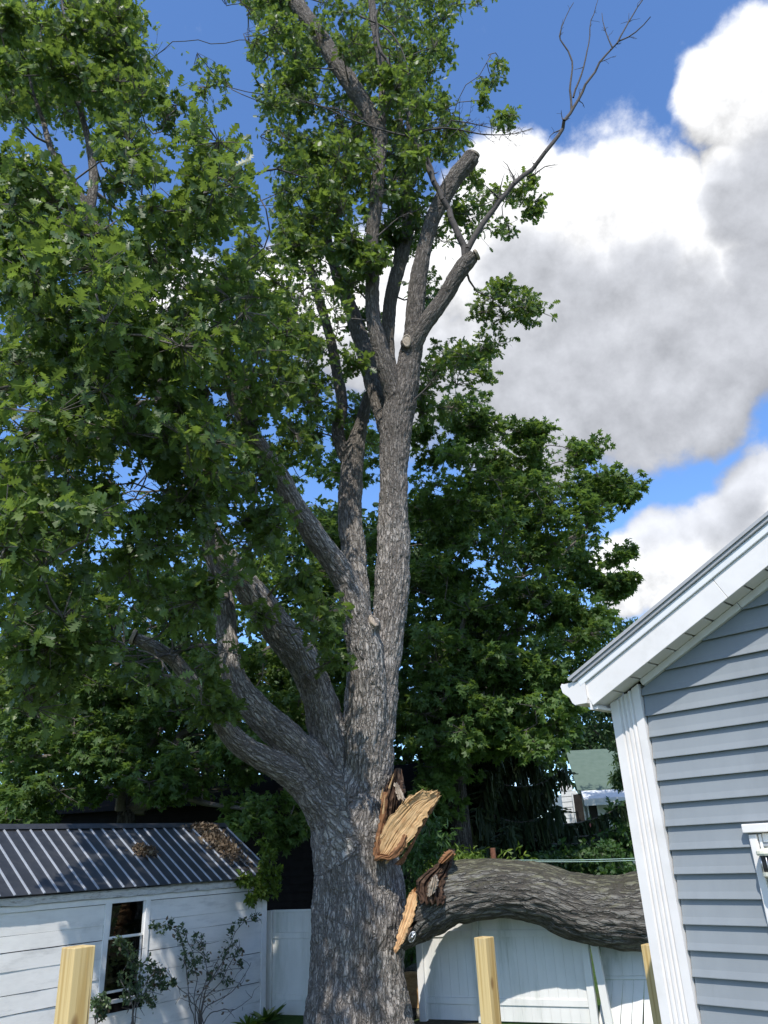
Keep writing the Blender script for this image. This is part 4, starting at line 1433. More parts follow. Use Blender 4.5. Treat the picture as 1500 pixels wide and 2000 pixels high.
# ---- crown
OAKREG = [  # centre x, y, half sizes, depth range, clumps, clump radius
    (60, 110, 120, 130, 9.2, 12.5, 34, .55), (215, 110, 95, 125, 9.4, 13, 32, .55), (120, 30, 180, 50, 10, 13, 10, .6), (410, 150, 45, 70, 13.5, 15, 5, .55), (290, 240, 70, 60, 9, 11, 5, .5),
    (330, 340, 140, 100, 6.6, 9, 18, .48), (70, 400, 90, 110, 7, 9.5, 13, .48), (160, 540, 150, 95, 6.2, 8.2, 19, .46),
    (330, 610, 160, 110, 7, 9.5, 20, .5), (490, 560, 70, 120, 8.5, 11, 9, .5), (110, 760, 170, 150, 7, 9.5, 26, .5), (330, 770, 160, 120, 7.5, 10, 22, .5),
    (500, 740, 100, 110, 9.5, 12.5, 14, .55), (90, 990, 150, 150, 7, 10, 21, .52), (310, 1010, 150, 120, 8.5, 11, 14, .5), (470, 990, 95, 100, 10, 12.5, 10, .5),
    (70, 1190, 120, 90, 7.8, 10, 11, .5), (170, 1290, 150, 70, 8, 10, 10, .46), (330, 1140, 110, 60, 9, 11, 6, .45), (60, 1330, 80, 60, 8.5, 10, 4, .45),
    (385, 1275, 60, 40, 11.5, 12.4, 4, .38), (420, 1385, 55, 35, 12, 12.8, 4, .36), (600, 1140, 55, 90, 12, 13.2, 5, .4), (640, 1265, 35, 35, 12.8, 13.4, 2, .36), (500, 1195, 30, 25, 12.6, 13, 1, .34),
    (500, 50, 95, 70, 14, 18, 26, .62), (565, 230, 62, 110, 13.6, 17.5, 28, .58), (650, 110, 110, 130, 14.6, 18.5, 40, .66), (790, 90, 85, 115, 14.3, 18, 38, .62),
    (590, 400, 58, 90, 13.6, 17, 24, .55), (690, 340, 90, 100, 13.4, 16.5, 36, .56), (820, 260, 80, 100, 14.3, 17.5, 32, .57), (650, 510, 60, 70, 14.5, 17.5, 15, .5),
    (570, 670, 50, 110, 14, 17, 18, .5), (640, 830, 50, 70, 15, 17, 4, .5), (915, 15, 55, 25, 15, 16.5, 3, .55), (962, 130, 32, 42, 15, 16.2, 4, .45), (965, 215, 35, 40, 15, 16, 3, .4), (880, 60, 40, 60, 15, 17, 4, .55),
    (950, 400, 85, 60, 14.8, 16.4, 9, .55), (1035, 385, 30, 30, 14.8, 15.6, 3, .38), (975, 610, 75, 45, 15, 16.8, 7, .5), (1020, 565, 40, 30, 15, 16, 3, .4), (900, 680, 75, 60, 15, 17, 6, .52),
    (950, 700, 45, 45, 15.4, 17, 3, .45), (860, 590, 40, 60, 15.5, 17, 3, .5), (840, 770, 60, 60, 15.5, 17.5, 9, .5), (860, 430, 50, 60, 15, 16.5, 7, .5), (690, 600, 40, 60, 16.4, 17.6, 6, .5), (720, 820, 40, 60, 16.8, 18, 6, .5), (770, 430, 55, 80, 15.3, 17, 16, .52), (560, 880, 60, 70, 13, 15, 5, .5),
    (690, 480, 60, 60, 13.6, 14.2, 6, .42), (780, 340, 60, 60, 13.4, 14.2, 6, .45), (240, 870, 160, 50, 9, 11, 7, .45), (600, 470, 55, 110, 12.8, 14.5, 8, .45), (635, 640, 35, 80, 13.2, 15, 5, .42), (590, 800, 50, 80, 12.8, 14.5, 6, .45), (690, 730, 22, 60, 13.8, 14.3, 2, .36), (740, 520, 30, 60, 13.6, 14.1, 2, .34), (640, 60, 70, 60, 12.8, 14, 5, .45), (760, 180, 60, 80, 13, 14, 6, .45), (150, 150, 180, 150, 13, 16, 30, .75), (250, 700, 260, 250, 12, 15, 46, .7), (110, 420, 130, 90, 11, 13, 16, .6), (400, 500, 110, 110, 11, 14, 14, .6), (50, 120, 60, 110, 8.7, 9.3, 9, .4), (155, 110, 55, 110, 9, 9.7, 9, .42), (560, 570, 60, 80, 12, 14, 9, .45), (620, 610, 60, 100, 13, 15, 9, .45), (540, 800, 70, 80, 12, 14, 9, .45), (25, 800, 60, 260, 10, 13, 18, .6), (470, 880, 90, 80, 12.5, 14.5, 12, .5), (130, 930, 160, 90, 11, 13, 14, .6)]
C, R = ellipse_clumps(OAKREG)
GAPS = [(425, 55, 75, 62, 0, 1.), (355, 15, 40, 60, 0, 1.), (468, 150, 26, 90, -10, 1.), (500, 290, 20, 100, -8, .92), (525, 430, 16, 80, -3, .85), (345, 95, 30, 60, 0, .8),
        (150, 345, 18, 22, 0, .9), (60, 360, 30, 16, 0, .7), (300, 600, 42, 16, 0, .85), (275, 955, 50, 45, 30, .9), (225, 900, 40, 14, 0, .7), (610, 560, 40, 70, 20, .8), (650, 640, 36, 60, -20, .85),
        (925, 90, 45, 70, 0, .97), (1000, 60, 90, 60, 0, 1.), (905, 190, 30, 60, 0, .85), (1000, 300, 60, 22, 0, .95), (955, 500, 50, 42, 20, .97), (880, 480, 25, 50, 20, .8), (1060, 480, 60, 50, 0, 1.),
        (765, 1050, 55, 260, 0, .93), (690, 1060, 40, 130, 0, .6), (560, 1310, 60, 120, 0, .9), (800, 650, 30, 120, 0, .55), (470, 1100, 60, 60, 40, .55), (600, 1060, 50, 45, 45, .8),
        (390, 1480, 300, 70, 0, 1.), (440, 1240, 30, 70, 0, .75), (310, 1266, 98, 44, 25, 1.), (180, 400, 30, 60, 0, .55), (690, 160, 25, 90, -30, .5), (738, 330, 16, 90, 0, .6)]
oakst = Sticks()
pos, ax, nr, sz, cl = sprays(C, R, 13, 8, .185, flat=.75, droop=.28, up=.85, tilt=.6, tw=.34, sticks=None)
kp = outside(pos, GAPS)
pos, ax, nr, sz, cl = pos[kp], ax[kp], nr[kp], sz[kp], cl[kp]
big = skR > .02
grow(C, skP[big][::4], skR[big][::4], oakst, maxr=.07)
x, y, z = project(pos)
vis = (x > -20) & (x < 1520) & (y > -20) & (y < 2000)
order = np.argsort(np.where(vis, z, 1e9))
near = order[:300]
rest = np.setdiff1d(np.arange(len(pos)), near)
clr = rng.random(len(C))
rnd = np.clip(.6*rng.random(len(pos))+.4*clr[cl]+.12*(rng.random(len(pos)) < .05), 0, 1)
crown = scatter('crown', OAK, pos[rest], ax[rest], nr[rest], sz[rest], 'oak_leaf', oak, rnd[rest])
crown['kind'] = 'stuff'
print('oak leaves', len(pos))
lm = []
for v in (.15, .4, .65, .92):
    me = build_mesh('leaf', OAK[0], OAK[1], False, {'rnd': np.full(len(OAK[0]), v)})
    me.materials.append(MATS['oak_leaf'])
    lm.append(me)
for i in near:
    o = bpy.data.objects.new('leaf', lm[min(3, int(rnd[i]*4))])
    COL.objects.link(o)
    o.parent = oak
    X = unit(ax[i]); Zv = unit(nr[i]-X*(nr[i] @ X)); Yv = np.cross(Zv, X)
    m4 = Matrix.Identity(4)
    for r_ in range(3):
        m4[r_][0], m4[r_][1], m4[r_][2], m4[r_][3] = X[r_]*sz[i], Yv[r_]*sz[i], Zv[r_]*sz[i], pos[i][r_]-OAKB[r_]
    o.matrix_local = m4
# twigs joining leaf clusters
tsel = rng.random(len(pos)) < .28
oakst.many(C[cl[tsel]]+(pos[tsel]-C[cl[tsel]])*.1, pos[tsel], .007, .0035)
oakst.build('branches', 'twig', oak, 5)
# bare dead branches standing out of the crown
ds = Sticks()


def pxl(pts, Y0, Y1):
    n = len(pts)
    return [at(px_, py_, Y0+(Y1-Y0)*i/(n-1)) for i, (px_, py_) in enumerate(pts)]


dead_branch(pxl([(906, 520), (914, 486), (940, 440), (990, 375), (1050, 318), (1082, 277), (1122, 208), (1160, 140), (1195, 92), (1240, 62), (1275, 35)], 14., 13.2), .075, .012, ds, 9, .7)
dead_branch(pxl([(1116, 215), (1113, 175), (1118, 120), (1100, 85), (1093, 70), (1105, 30), (1120, 5)], 13.6, 13.4), .03, .008, ds, 4, .4, 1)
dead_branch(pxl([(1118, 190), (1140, 130), (1150, 85), (1155, 40), (1170, 0)], 13.6, 13.4), .028, .008, ds, 4, .4, 1)
dead_branch(pxl([(1195, 92), (1182, 60), (1175, 25)], 13.3, 13.3), .018, .007, ds, 3, .3, 1)
dead_branch(pxl([(1205, 85), (1235, 30), (1262, -10), (1275, -30)], 13.3, 13.2), .022, .008, ds, 5, .4, 1)
dead_branch(pxl([(1030, 345), (1045, 340), (1065, 325), (1090, 322)], 13.8, 13.7), .022, .006, ds, 4, .3, 1)
dead_branch(pxl([(904, 522), (902, 482), (882, 428), (862, 372), (830, 312), (806, 260), (785, 205), (760, 130), (740, 90), (735, 20)], 14., 13.8), .085, .03, ds, 14, .8)
dead_branch(pxl([(850, 360), (845, 330), (815, 275), (750, 255), (690, 235), (620, 205), (560, 190)], 14., 13.6), .035, .008, ds, 18, .6)
dead_branch(pxl([(806, 260), (870, 250), (940, 262), (1000, 262), (1040, 250)], 14., 14.3), .03, .007, ds, 18, .6)
dead_branch(pxl([(880, 235), (915, 240), (960, 250), (1010, 265)], 14.6, 14.6), .02, .006, ds, 10, .5)
dead_branch(pxl([(742, 265), (700, 225), (640, 210), (570, 195)], 14.1, 13.6), .03, .008, ds, 12, .5)
dead_branch(pxl([(700, 30), (760, 60), (790, 110), (800, 160)], 13.9, 13.9), .03, .008, ds, 8, .6)
dead_branch(pxl([(740, 460), (780, 425), (830, 405)], 14.2, 14.3), .02, .006, ds, 5, .4)
dead_branch(pxl([(730, 600), (690, 560), (650, 520), (610, 500)], 15.5, 16), .03, .008, ds, 14, .7)
dead_branch(pxl([(655, 700), (610, 680), (570, 690)], 16.4, 16.5), .03, .008, ds, 10, .6)
dead_branch(pxl([(640, 640), (600, 600), (590, 540), (600, 490)], 16.6, 16.6), .03, .008, ds, 10, .6)
dead_branch(pxl([(810, 780), (835, 755), (850, 735)], 14.5, 14.3), .02, .006, ds, 8, .3)
dead_branch(pxl([(355, 870), (320, 850), (280, 845), (230, 850), (190, 860)], 11.4, 10.6), .06, .02, ds, 8, .6)
dead_branch(pxl([(320, 790), (280, 785), (230, 810), (180, 830), (130, 850)], 10.9, 10.), .05, .015, ds, 8, .6)
dead_branch(pxl([(380, 960), (330, 1010), (270, 1070), (200, 1100)], 11.8, 10.6), .04, .01, ds, 12, .7)
dead_branch(pxl([(430, 1175), (415, 1170), (385, 1165)], 13.6, 13.2), .018, .006, ds, 3, .3)
dead_branch(pxl([(420, 1262), (380, 1262), (330, 1278), (280, 1290), (240, 1300)], 12.6, 11.4), .04, .012, ds, 8, .5)
dead_branch(pxl([(262, 1246), (225, 1258), (175, 1262)], 12.2, 11.8), .02, .008, ds, 4, .4)
dead_branch(pxl([(500, 340), (540, 330), (590, 345), (640, 350)], 13.5, 13.8), .03, .01, ds, 6, .5)
dead_branch(pxl([(370, 480), (350, 430), (340, 370)], 9.4, 9.2), .045, .02, ds, 6, .5)
ds.build('dead_branches', 'dead_twig', oak, 6)

# ================================================================== FALLEN LIMB
LC = [(772, 1838, 26), (800, 1802, 46), (835, 1768, 60), (870, 1746, 59), (905, 1740, 58), (960, 1735, 57), (1020, 1738, 56), (1070, 1750, 59), (1110, 1766, 61), (1160, 1777, 65), (1210, 1781, 69), (1260, 1780, 71), (1330, 1790, 66), (1420, 1815, 58), (1520, 1860, 45)]
LP = np.array([at(x, y, 14.32-.05*(x-772)/480) for x, y, r in LC])
LR = np.array([r*.96*mpp(p) for (x, y, r), p in zip(LC, LP)])
fl = thing('fallen_limb', [LP[6][0], LP[6][1], 0], 'massive broken oak limb lying across the white fence', 'fallen limb')
Ps, Rs = spline(LP, LR, .045)
Rs = Rs*(1+.03*fbm(np.stack([Ps[:, 0]*1.5, Ps[:, 0]*0+3, Ps[:, 0]*0], 1), 2))
V, Fc, (T, A, B, s) = sweep(Ps, Rs, 120)
k, n = 120, len(Ps)
V = V[:n*k].reshape(n, k, 3)
# slanted, ragged break: rings start later towards the top
Yc = V[:, :, 2]
px_, py_, _ = project(V.reshape(-1, 3))
px_, py_ = px_.reshape(n, k), py_.reshape(n, k)
th = np.arange(k)*2*math.pi/k
jagn = 14*fbm(np.stack([np.cos(th)*2.2, np.sin(th)*2.2, th*0], 1), 3)+6*fbm(np.stack([np.cos(th)*9, np.sin(th)*9, th*0], 1), 2)
xs = 772+(1856-py_)/(1856-1668)*104+jagn[None, :]
ok = px_ >= xs
start = np.argmax(ok, axis=0)
s2 = s[start]
rows = 150
Vg = np.empty((rows, k, 3)); bc = np.empty((rows, k, 3))
for j in range(k):
    t = s2[j]+(s[-1]-s2[j])*np.linspace(0, 1, rows)**1.15
    for c_ in range(3):
        Vg[:, j, c_] = np.interp(t, s, V[:, j, c_])
    rloc = np.interp(t, s, Rs)
    bc[:, j, 0], bc[:, j, 1], bc[:, j, 2] = np.cos(th[j])*rloc, np.sin(th[j])*rloc, t
cen = np.stack([np.interp(s2.mean()+(s[-1]-s2.mean())*np.linspace(0, 1, rows)**1.15, s, Ps[:, c_]) for c_ in range(3)], 1)
b2 = bc.reshape(-1, 3)
q = b2*np.array([1, 1, .22])
dsp = -.035*np.clip(1-np.abs(pnoise(q*11+fbm(b2*3, 2)[:, None]*.4))*2.2, 0, 1)**2+.03*fbm(b2*1.7, 3)
nrmv = unit(Vg.reshape(-1, 3)-np.repeat(cen, k, 0))
taper = np.clip(np.repeat(np.linspace(0, 1, rows), k)*30, .2, 1)
Vg = (Vg.reshape(-1, 3)+nrmv*(dsp*taper)[:, None])
i = np.arange(rows-1)[:, None]*k
j = np.arange(k)[None, :]
Qg = np.stack([i+j, i+(j+1) % k, i+k+(j+1) % k, i+k+j], -1).reshape(-1, 4)
endc = Vg[-k:].mean(0)
Vg = np.vstack([Vg, endc])
tri = np.stack([np.full(k, len(Vg)-1), (rows-1)*k+np.arange(k), (rows-1)*k+(np.arange(k)+1) % k], 1)
mk('log', Vg, [Qg, tri], 'log_bark', fl, True, {'barkco': np.vstack([b2, b2[-1:]])})
# broken end: rotten hollow
rim = Vg[:k]
cR = rim.mean(0)
axis = unit(np.array([1., .05, .02]))
rings, gr = [rim], []
for f, dep in ((.9, .02), (.75, .10), (.55, .22), (.32, .34), (.12, .42)):
    rj = cR+(rim-cR)*f
    nz = fbm(rj*4, 3)
    rings.append(rj+axis*(dep+.12*nz)[:, None])
Vr = np.vstack(rings+[cR+axis*.45])
Qr = np.vstack([np.stack([a*k+(np.arange(k)+1) % k, a*k+np.arange(k), (a+1)*k+np.arange(k), (a+1)*k+(np.arange(k)+1) % k], 1) for a in range(5)])
tri = np.stack([np.full(k, 6*k), 5*k+np.arange(k), 5*k+(np.arange(k)+1) % k][::-1], 1)
mk('rotten_end', Vr, [Qr, tri], 'rotten_wood', fl, False, {'grain': Vr*2})
slab('torn_wood', [(770, 1856), (777, 1826), (783, 1800), (791, 1775), (795, 1752), (805, 1738)],
     [(775, 1860), (788, 1836), (799, 1812), (808, 1788), (815, 1762), (820, 1742)],
     lambda f, g_: 13.72+.16*f+.02*g_, .22, 'torn_fresh', fl, 50, 18, .018, .09, .0, 7, ej=4.)
slab('rotten_crest', [(823, 1762), (812, 1740), (812, 1722), (826, 1706), (848, 1692), (862, 1674), (874, 1662)],
     [(868, 1764), (866, 1742), (868, 1728), (872, 1712), (878, 1696), (881, 1682), (884, 1668)],
     lambda f, g_: 13.70+.30*f+.02*g_, .30, 'rotten_wood', fl, 44, 22, .10, .08, .08, 8)
slab('rotten_knob', [(833, 1752), (834, 1738), (838, 1724), (843, 1714)], [(848, 1744), (853, 1732), (855, 1722), (853, 1712)],
     lambda f, g_: 13.58, .16, 'callus', fl, 24, 12, .05, .05, .05, 9)
slab('rotten_crest', [(856, 1684), (862, 1674), (870, 1664), (878, 1660)], [(866, 1688), (876, 1682), (884, 1676), (887, 1670)],
     lambda f, g_: 13.78, .12, 'splinter_brown', fl, 20, 10, .05, .05, .04, 10)
# clothes-line pulley on the limb
pc = at(805, 1830, 13.66)
pul = thing('line_pulley', pc-ZV*.1, 'small oval silver pulley fixed under the broken end of the fallen limb', 'pulley')
ra, rb = unit(RT*.35+UP*.95), unit(RT*.95-UP*.35)
fwd_ = -FW
tt = np.linspace(0, 2*math.pi, 33)
Pp = np.array([pc+ra*.085*math.cos(t)+rb*.045*math.sin(t) for t in tt])
V, Fc, _ = sweep(Pp, np.full(33, .009), 8)
mk('rim', V, Fc, 'silver', pul, True)
for (a0, b0, a1, b1) in ((.07, .028, -.06, -.03), (.075, -.01, -.075, .012)):
    tube('arm', np.array([pc+ra*a0+rb*b0, pc+ra*a1+rb*b1]), [.012, .012], 'silver', pul, 8)
lathe('hub', pc, [(.018, -.012), (.022, 0), (.018, .012)], 'silver', pul, 10)

# ================================================================== BACKGROUND TREES
def bg_tree(name, base, trunk_r, fork_z, label, regions, tmpl, leafmat, size, ns, nl, flat=.5, gaps=(), bark='maple_bark', cat='tree', group='trees behind the fence',
            droop=.2, tilt=.5, up=.9, lean=(0, 0), twig=True, tw=.5, fork=7):
    root = thing(name, base, label, cat, group)
    C, R = ellipse_clumps(regions)
    C[:, 2] = np.maximum(C[:, 2], .4)
    top = C[:, 2].max()
    # trunk with a few rising limbs
    stx = Sticks()
    P = [base+np.array([0, 0, -.2]), base+np.array([lean[0]*.4, lean[1]*.4, fork_z*.5]), base+np.array([lean[0], lean[1], fork_z])]
    Ps, Rs = spline(P, [trunk_r*1.25, trunk_r, trunk_r*.8], .25)
    V, Fc, _ = sweep(Ps, Rs, 12)
    mk('trunk', V, Fc, bark, root, True, {'barkco': V})
    nodes, rad = [], []
    f0 = Ps[-1]
    sel = C[rng.choice(len(C), min(fork, len(C)), replace=False)]
    for c in sel:
        t = np.linspace(0, 1, 9)[:, None]
        q_ = f0+(c-f0)*t
        q_[:, 2] += (np.sin(t*math.pi)*.12*np.linalg.norm(c-f0))[:, 0]
        q_[1:-1] += rng.normal(size=(7, 3))*.12
        stx.line(q_, trunk_r*.5, .035)
        nodes += list(q_); rad += list(np.linspace(trunk_r*.5, .035, 9))
    grow(C, nodes, rad, stx, sag=.03, r_tip=.016, maxr=.08)
    pos, ax, nr, sz, cl = sprays(C, R, ns, nl, size, flat=flat, droop=droop, up=up, tilt=tilt, tw=tw)
    if len(gaps):
        kp = outside(pos, gaps)
        pos, ax, nr, sz, cl = pos[kp], ax[kp], nr[kp], sz[kp], cl[kp]
    kp = pos[:, 2] > .15
    pos, ax, nr, sz, cl = pos[kp], ax[kp], nr[kp], sz[kp], cl[kp]
    clr = rng.random(len(C))
    rnd = np.clip(.5*rng.random(len(pos))+.5*clr[cl], 0, 1)
    cr = scatter('crown', tmpl, pos, ax, nr, sz, leafmat, root, rnd)
    cr['kind'] = 'stuff'
    if twig:
        ts = rng.random(len(pos)) < .06
        stx.many(C[cl[ts]], pos[ts], .010, .004)
    stx.build('branches', 'twig', root, 5)
    print(name, len(pos))
    return root


MB = at(905, 1700, 24.); MB[2] = 0
MAPREG = [(880, 830, 90, 60, 22, 26, 12, .95), (1010, 890, 90, 50, 22, 26, 13, .9), (1130, 890, 38, 30, 22.5, 25, 5, .7), (1050, 860, 40, 25, 22, 25, 4, .65), (1170, 950, 55, 60, 22, 26, 10, .8), (1215, 970, 25, 30, 22.5, 25, 3, .6),
          (900, 960, 110, 80, 21, 24, 20, .95), (1060, 1010, 100, 80, 21, 25, 18, .95), (1180, 1110, 60, 60, 22, 25, 10, .75), (1235, 1135, 22, 22, 22.5, 24, 3, .5), (880, 1120, 90, 90, 20.5, 24, 18, .95),
          (1010, 1150, 110, 80, 20.5, 24, 18, .95), (1120, 1210, 90, 50, 21, 24, 12, .85), (870, 1280, 90, 80, 20, 23, 16, .9), (990, 1310, 110, 80, 20, 23, 17, .9), (1100, 1320, 80, 60, 20.5, 23, 10, .85),
          (860, 1430, 90, 70, 20, 23, 14, .9), (970, 1440, 90, 60, 20, 23, 11, .85), (1060, 1410, 60, 50, 21, 23, 6, .8), (830, 1540, 60, 60, 20.5, 23, 7, .8), (620, 950, 80, 120, 23, 27, 10, .95), (720, 900, 70, 80, 23, 27, 8, .95)]
MAPGAP = [(985, 1065, 60, 22, -20, .6), (1030, 1110, 45, 18, 10, .85), (1105, 975, 30, 14, 0, .7), (930, 1035, 40, 14, 0, .6), (1085, 875, 26, 40, 0, .95), (1190, 1035, 40, 16, 0, .8), (1060, 1200, 22, 14, 0, .7), (1160, 1170, 40, 14, 0, .6)]
bg_tree('maple_tree', MB, .34, 4.5, 'broad dark green maple rising behind the oak trunk and fallen limb', MAPREG, MAPLE, 'maple_leaf', .185, 27, 10, .42, MAPGAP, tilt=.45, up=1., tw=.45)
LB = at(240, 1690, 21.5); LB[2] = 0
LEFTREG = [(80, 1130, 130, 90, 20, 24, 12, .95), (260, 1170, 120, 80, 20, 24, 13, .95), (420, 1130, 90, 90, 20.5, 24, 10, .95), (560, 1120, 80, 110, 21, 25, 11, .95), (660, 1200, 70, 120, 21, 25, 11, .95), (80, 1320, 130, 90, 19, 22, 16, .9),
           (260, 1330, 130, 90, 19.5, 23, 17, .9), (430, 1300, 90, 90, 20, 23, 11, .9), (560, 1330, 80, 90, 20, 23.5, 11, .9), (90, 1480, 130, 90, 18.5, 21, 17, .85), (270, 1480, 110, 70, 18.5, 21, 11, .85), (420, 1500, 90, 60, 19, 21.5, 8, .8),
           (540, 1500, 70, 80, 19, 22, 9, .8), (60, 1580, 90, 40, 18.5, 20.5, 6, .75), (560, 1620, 60, 50, 18.6, 20.5, 5, .6), (740, 1330, 60, 120, 21, 24, 10, .9), (690, 1060, 60, 90, 22, 25, 7, .9), (360, 1400, 170, 60, 21, 25, 20, .95), (600, 1440, 90, 80, 21, 25, 12, .95), (100, 1430, 150, 60, 21, 25, 12, .95), (330, 1560, 60, 30, 18.5, 20, 2, .6), (470, 1590, 60, 30, 18.6, 20, 3, .6)]
bg_tree('maple_tree', LB, .3, 4., 'dark maple behind the shed with low hanging leafy branches', LEFTREG, MAPLE, 'maple_leaf', .18, 24, 10, .42, [(385, 1440, 26, 34, 0, .95), (240, 1570, 50, 26, 0, .8), (150, 1090, 40, 30, 0, .6)], tilt=.45, up=1., tw=.45)
FB = at(-60, 1690, 30.); FB[2] = 0
bg_tree('ash_tree', FB, .35, 6., 'tall pale green tree far behind the left end of the shed', [(60, 1000, 160, 120, 28, 33, 16, 1.5), (200, 1250, 200, 150, 28, 34, 30, 1.6), (420, 1200, 150, 150, 29, 34, 26, 1.6), (100, 1450, 180, 100, 28, 33, 22, 1.6), (450, 1450, 180, 100, 29, 34, 24, 1.6), (390, 1490, 160, 60, 28, 33, 18, 1.4)],
        OVATE, 'far_leaf', .30, 20, 9, .6, twig=False, tw=.8)
GB = at(700, 1690, 32.); GB[2] = 0
bg_tree('ash_tree', GB, .35, 6., 'shaded tree far behind the oak trunk, filling the gaps in the maple', [(650, 1250, 140, 160, 30, 35, 26, 1.6), (800, 1250, 150, 180, 30, 35, 28, 1.6), (640, 1050, 130, 80, 30, 35, 16, 1.5), (840, 1010, 90, 80, 30, 35, 9, 1.4), (780, 1120, 100, 80, 30, 35, 10, 1.5), (900, 1000, 110, 60, 29, 33, 11, 1.2), (1050, 1060, 100, 70, 29, 33, 11, 1.2), (600, 1350, 120, 100, 29, 33, 14, 1.4), (980, 1300, 150, 120, 30, 35, 16, 1.6), (700, 1480, 180, 100, 30, 35, 14, 1.6), (900, 1500, 160, 110, 31, 35, 12, 1.6)],
        OVATE, 'far_leaf', .30, 20, 9, .6, twig=False, tw=.8)
RB_ = at(1275, 1640, 38.); RB_[2] = 0
bg_tree('locust_tree', RB_, .25, 5., 'light feathery tree beside the far green roof', [(1215, 1250, 40, 50, 36, 40, 9, 1.), (1180, 1310, 60, 50, 36, 40, 9, 1.), (1215, 1390, 40, 60, 35, 38, 9, .95), (1150, 1400, 40, 40, 36, 39, 5, .9), (1222, 1490, 22, 55, 34, 36, 6, .7), (1120, 1260, 50, 40, 37, 40, 5, 1.)],
        LANCE, 'far_leaf', .26, 26, 10, .6, twig=False, tw=.7, gaps=[(1130, 1435, 60, 12, 0, .7)])

HB_ = at(1150, 1640, 60.); HB_[2] = 0
bg_tree('ash_tree', HB_, .4, 8., 'distant tree mass rising behind the green roofed house', [(1060, 1400, 90, 60, 57, 64, 12, 2.), (1180, 1440, 80, 40, 57, 64, 12, 1.9), (1120, 1500, 100, 60, 58, 64, 10, 2.), (1290, 1450, 60, 80, 57, 64, 8, 2.)],
        OVATE, 'far_leaf', .42, 24, 10, .7, twig=False, tw=.9)

# ---- spruces with hanging curtains
def spruce(base, h, label, tiers, mat, strand=1., reach=1., extra=()):
    root = thing('spruce_tree', base, label, 'tree', 'trees behind the fence')
    P = np.array([base+np.array([0, 0, -.2]), base+np.array([0, 0, h*.5]), base+np.array([.1, 0, h])])
    Ps, Rs = spline(P, [.3, .2, .03], .4)
    V, Fc, _ = sweep(Ps, Rs, 10)
    mk('trunk', V, Fc, 'maple_bark', root, True, {'barkco': V})
    stx = Sticks()
    A, B, W = [], [], []
    jobs = []
    for z in np.linspace(h*.10, h*.97, tiers):
        for b in range(7):
            jobs.append((z, b*2*math.pi/7+rng.random()*.8, reach*(((h-z)/h)**.75)*(.75+.45*rng.random()), 9))
    jobs += [(z, a_, L_, 16) for z, a_, L_ in extra]
    for (z, az, L, nn_) in jobs:
        for _once in (0,):
            fr = (h-z)/h
            t = np.linspace(0, 1, nn_)
            d_ = np.array([math.cos(az), math.sin(az), 0])
            q_ = base+np.array([0, 0, z])+d_[None]*(t*L)[:, None]
            q_[:, 2] += -.22*L*np.sin(t*math.pi*.7)+.16*L*t**2
            stx.line(q_, .035, .01)
            for i in range(2, nn_):
                side = np.cross(d_, ZV)
                for _ in range(11):
                    o = q_[i]+side*rng.normal()*.18*(1.2-t[i])+d_*rng.normal()*.1
                    ln = strand*(.35+.6*rng.random())*(.5+.6*fr)
                    A.append(o); B.append(o+np.array([rng.normal()*.06, rng.normal()*.06, -ln])+d_*.08); W.append(.06+.035*rng.random())
                for sg in (-1, 1):
                    o = q_[i]
                    ln = .35+.35*rng.random()
                    A.append(o); B.append(o+side*sg*ln*.8+d_*ln*.4+ZV*-.12); W.append(.055)
    A, B, W = np.array(A), np.array(B), np.array(W)
    n = len(A)
    dvec = B-A
    x_ = unit(np.cross(dvec, rng.normal(size=(n, 3))))
    y_ = unit(np.cross(dvec, x_))
    # needle fringe: jagged strips in two planes
    m = 7
    t = np.linspace(0, 1, m)
    VV, FF = [], []
    for pl in (x_, y_):
        w = W[:, None]*np.where(np.arange(m) % 2 == 0, 1., .35)[None, :]*(1-.6*t)[None, :]*(.7+.6*rng.random((n, m)))
        c = A[:, None, :]+dvec[:, None, :]*t[None, :, None]
        c[:, :, :] += np.sin(t*3)[None, :, None]*rng.normal(size=(n, 1, 3))*.03
        Lf, Rg = c+pl[:, None, :]*w[..., None]+dvec[:, None, :]*.04, c-pl[:, None, :]*w[..., None]
        Vv = np.stack([Lf, Rg], 2).reshape(n, m*2, 3)
        f = np.array([[2*i, 2*i+1, 2*i+3, 2*i+2] for i in range(m-1)])
        FF.append((f[None]+(np.arange(n)*m*2)[:, None, None]).reshape(-1, 4)+sum(len(v) for v in VV))
        VV.append(Vv.reshape(-1, 3))
    rn_ = np.repeat(np.clip(rng.random(n)*.8, 0, 1), m*2)
    cr = mk('crown', np.vstack(VV), np.vstack(FF), mat, root, False, {'rnd': np.concatenate([rn_, rn_])})
    cr['kind'] = 'stuff'
    stx.build('branches', 'twig', root, 5)
    print('spruce', n)


sb = at(955, 1690, 27.); sb[2] = 0
spruce(sb, 11.5, 'dark weeping spruce with long hanging branchlets behind the fallen limb', 20, 'spruce_needle', 1.05, 3.7, [(3.7, -.15, 5.4), (4.0, -.05, 4.8), (3.4, -.3, 4.8), (3.1, -.1, 4.2)])
sb = at(872, 1690, 25.); sb[2] = 0
spruce(sb, 4.6, 'small yellow green drooping spruce beside the torn stub', 10, 'spruce_needle_light', 1., 1.5)

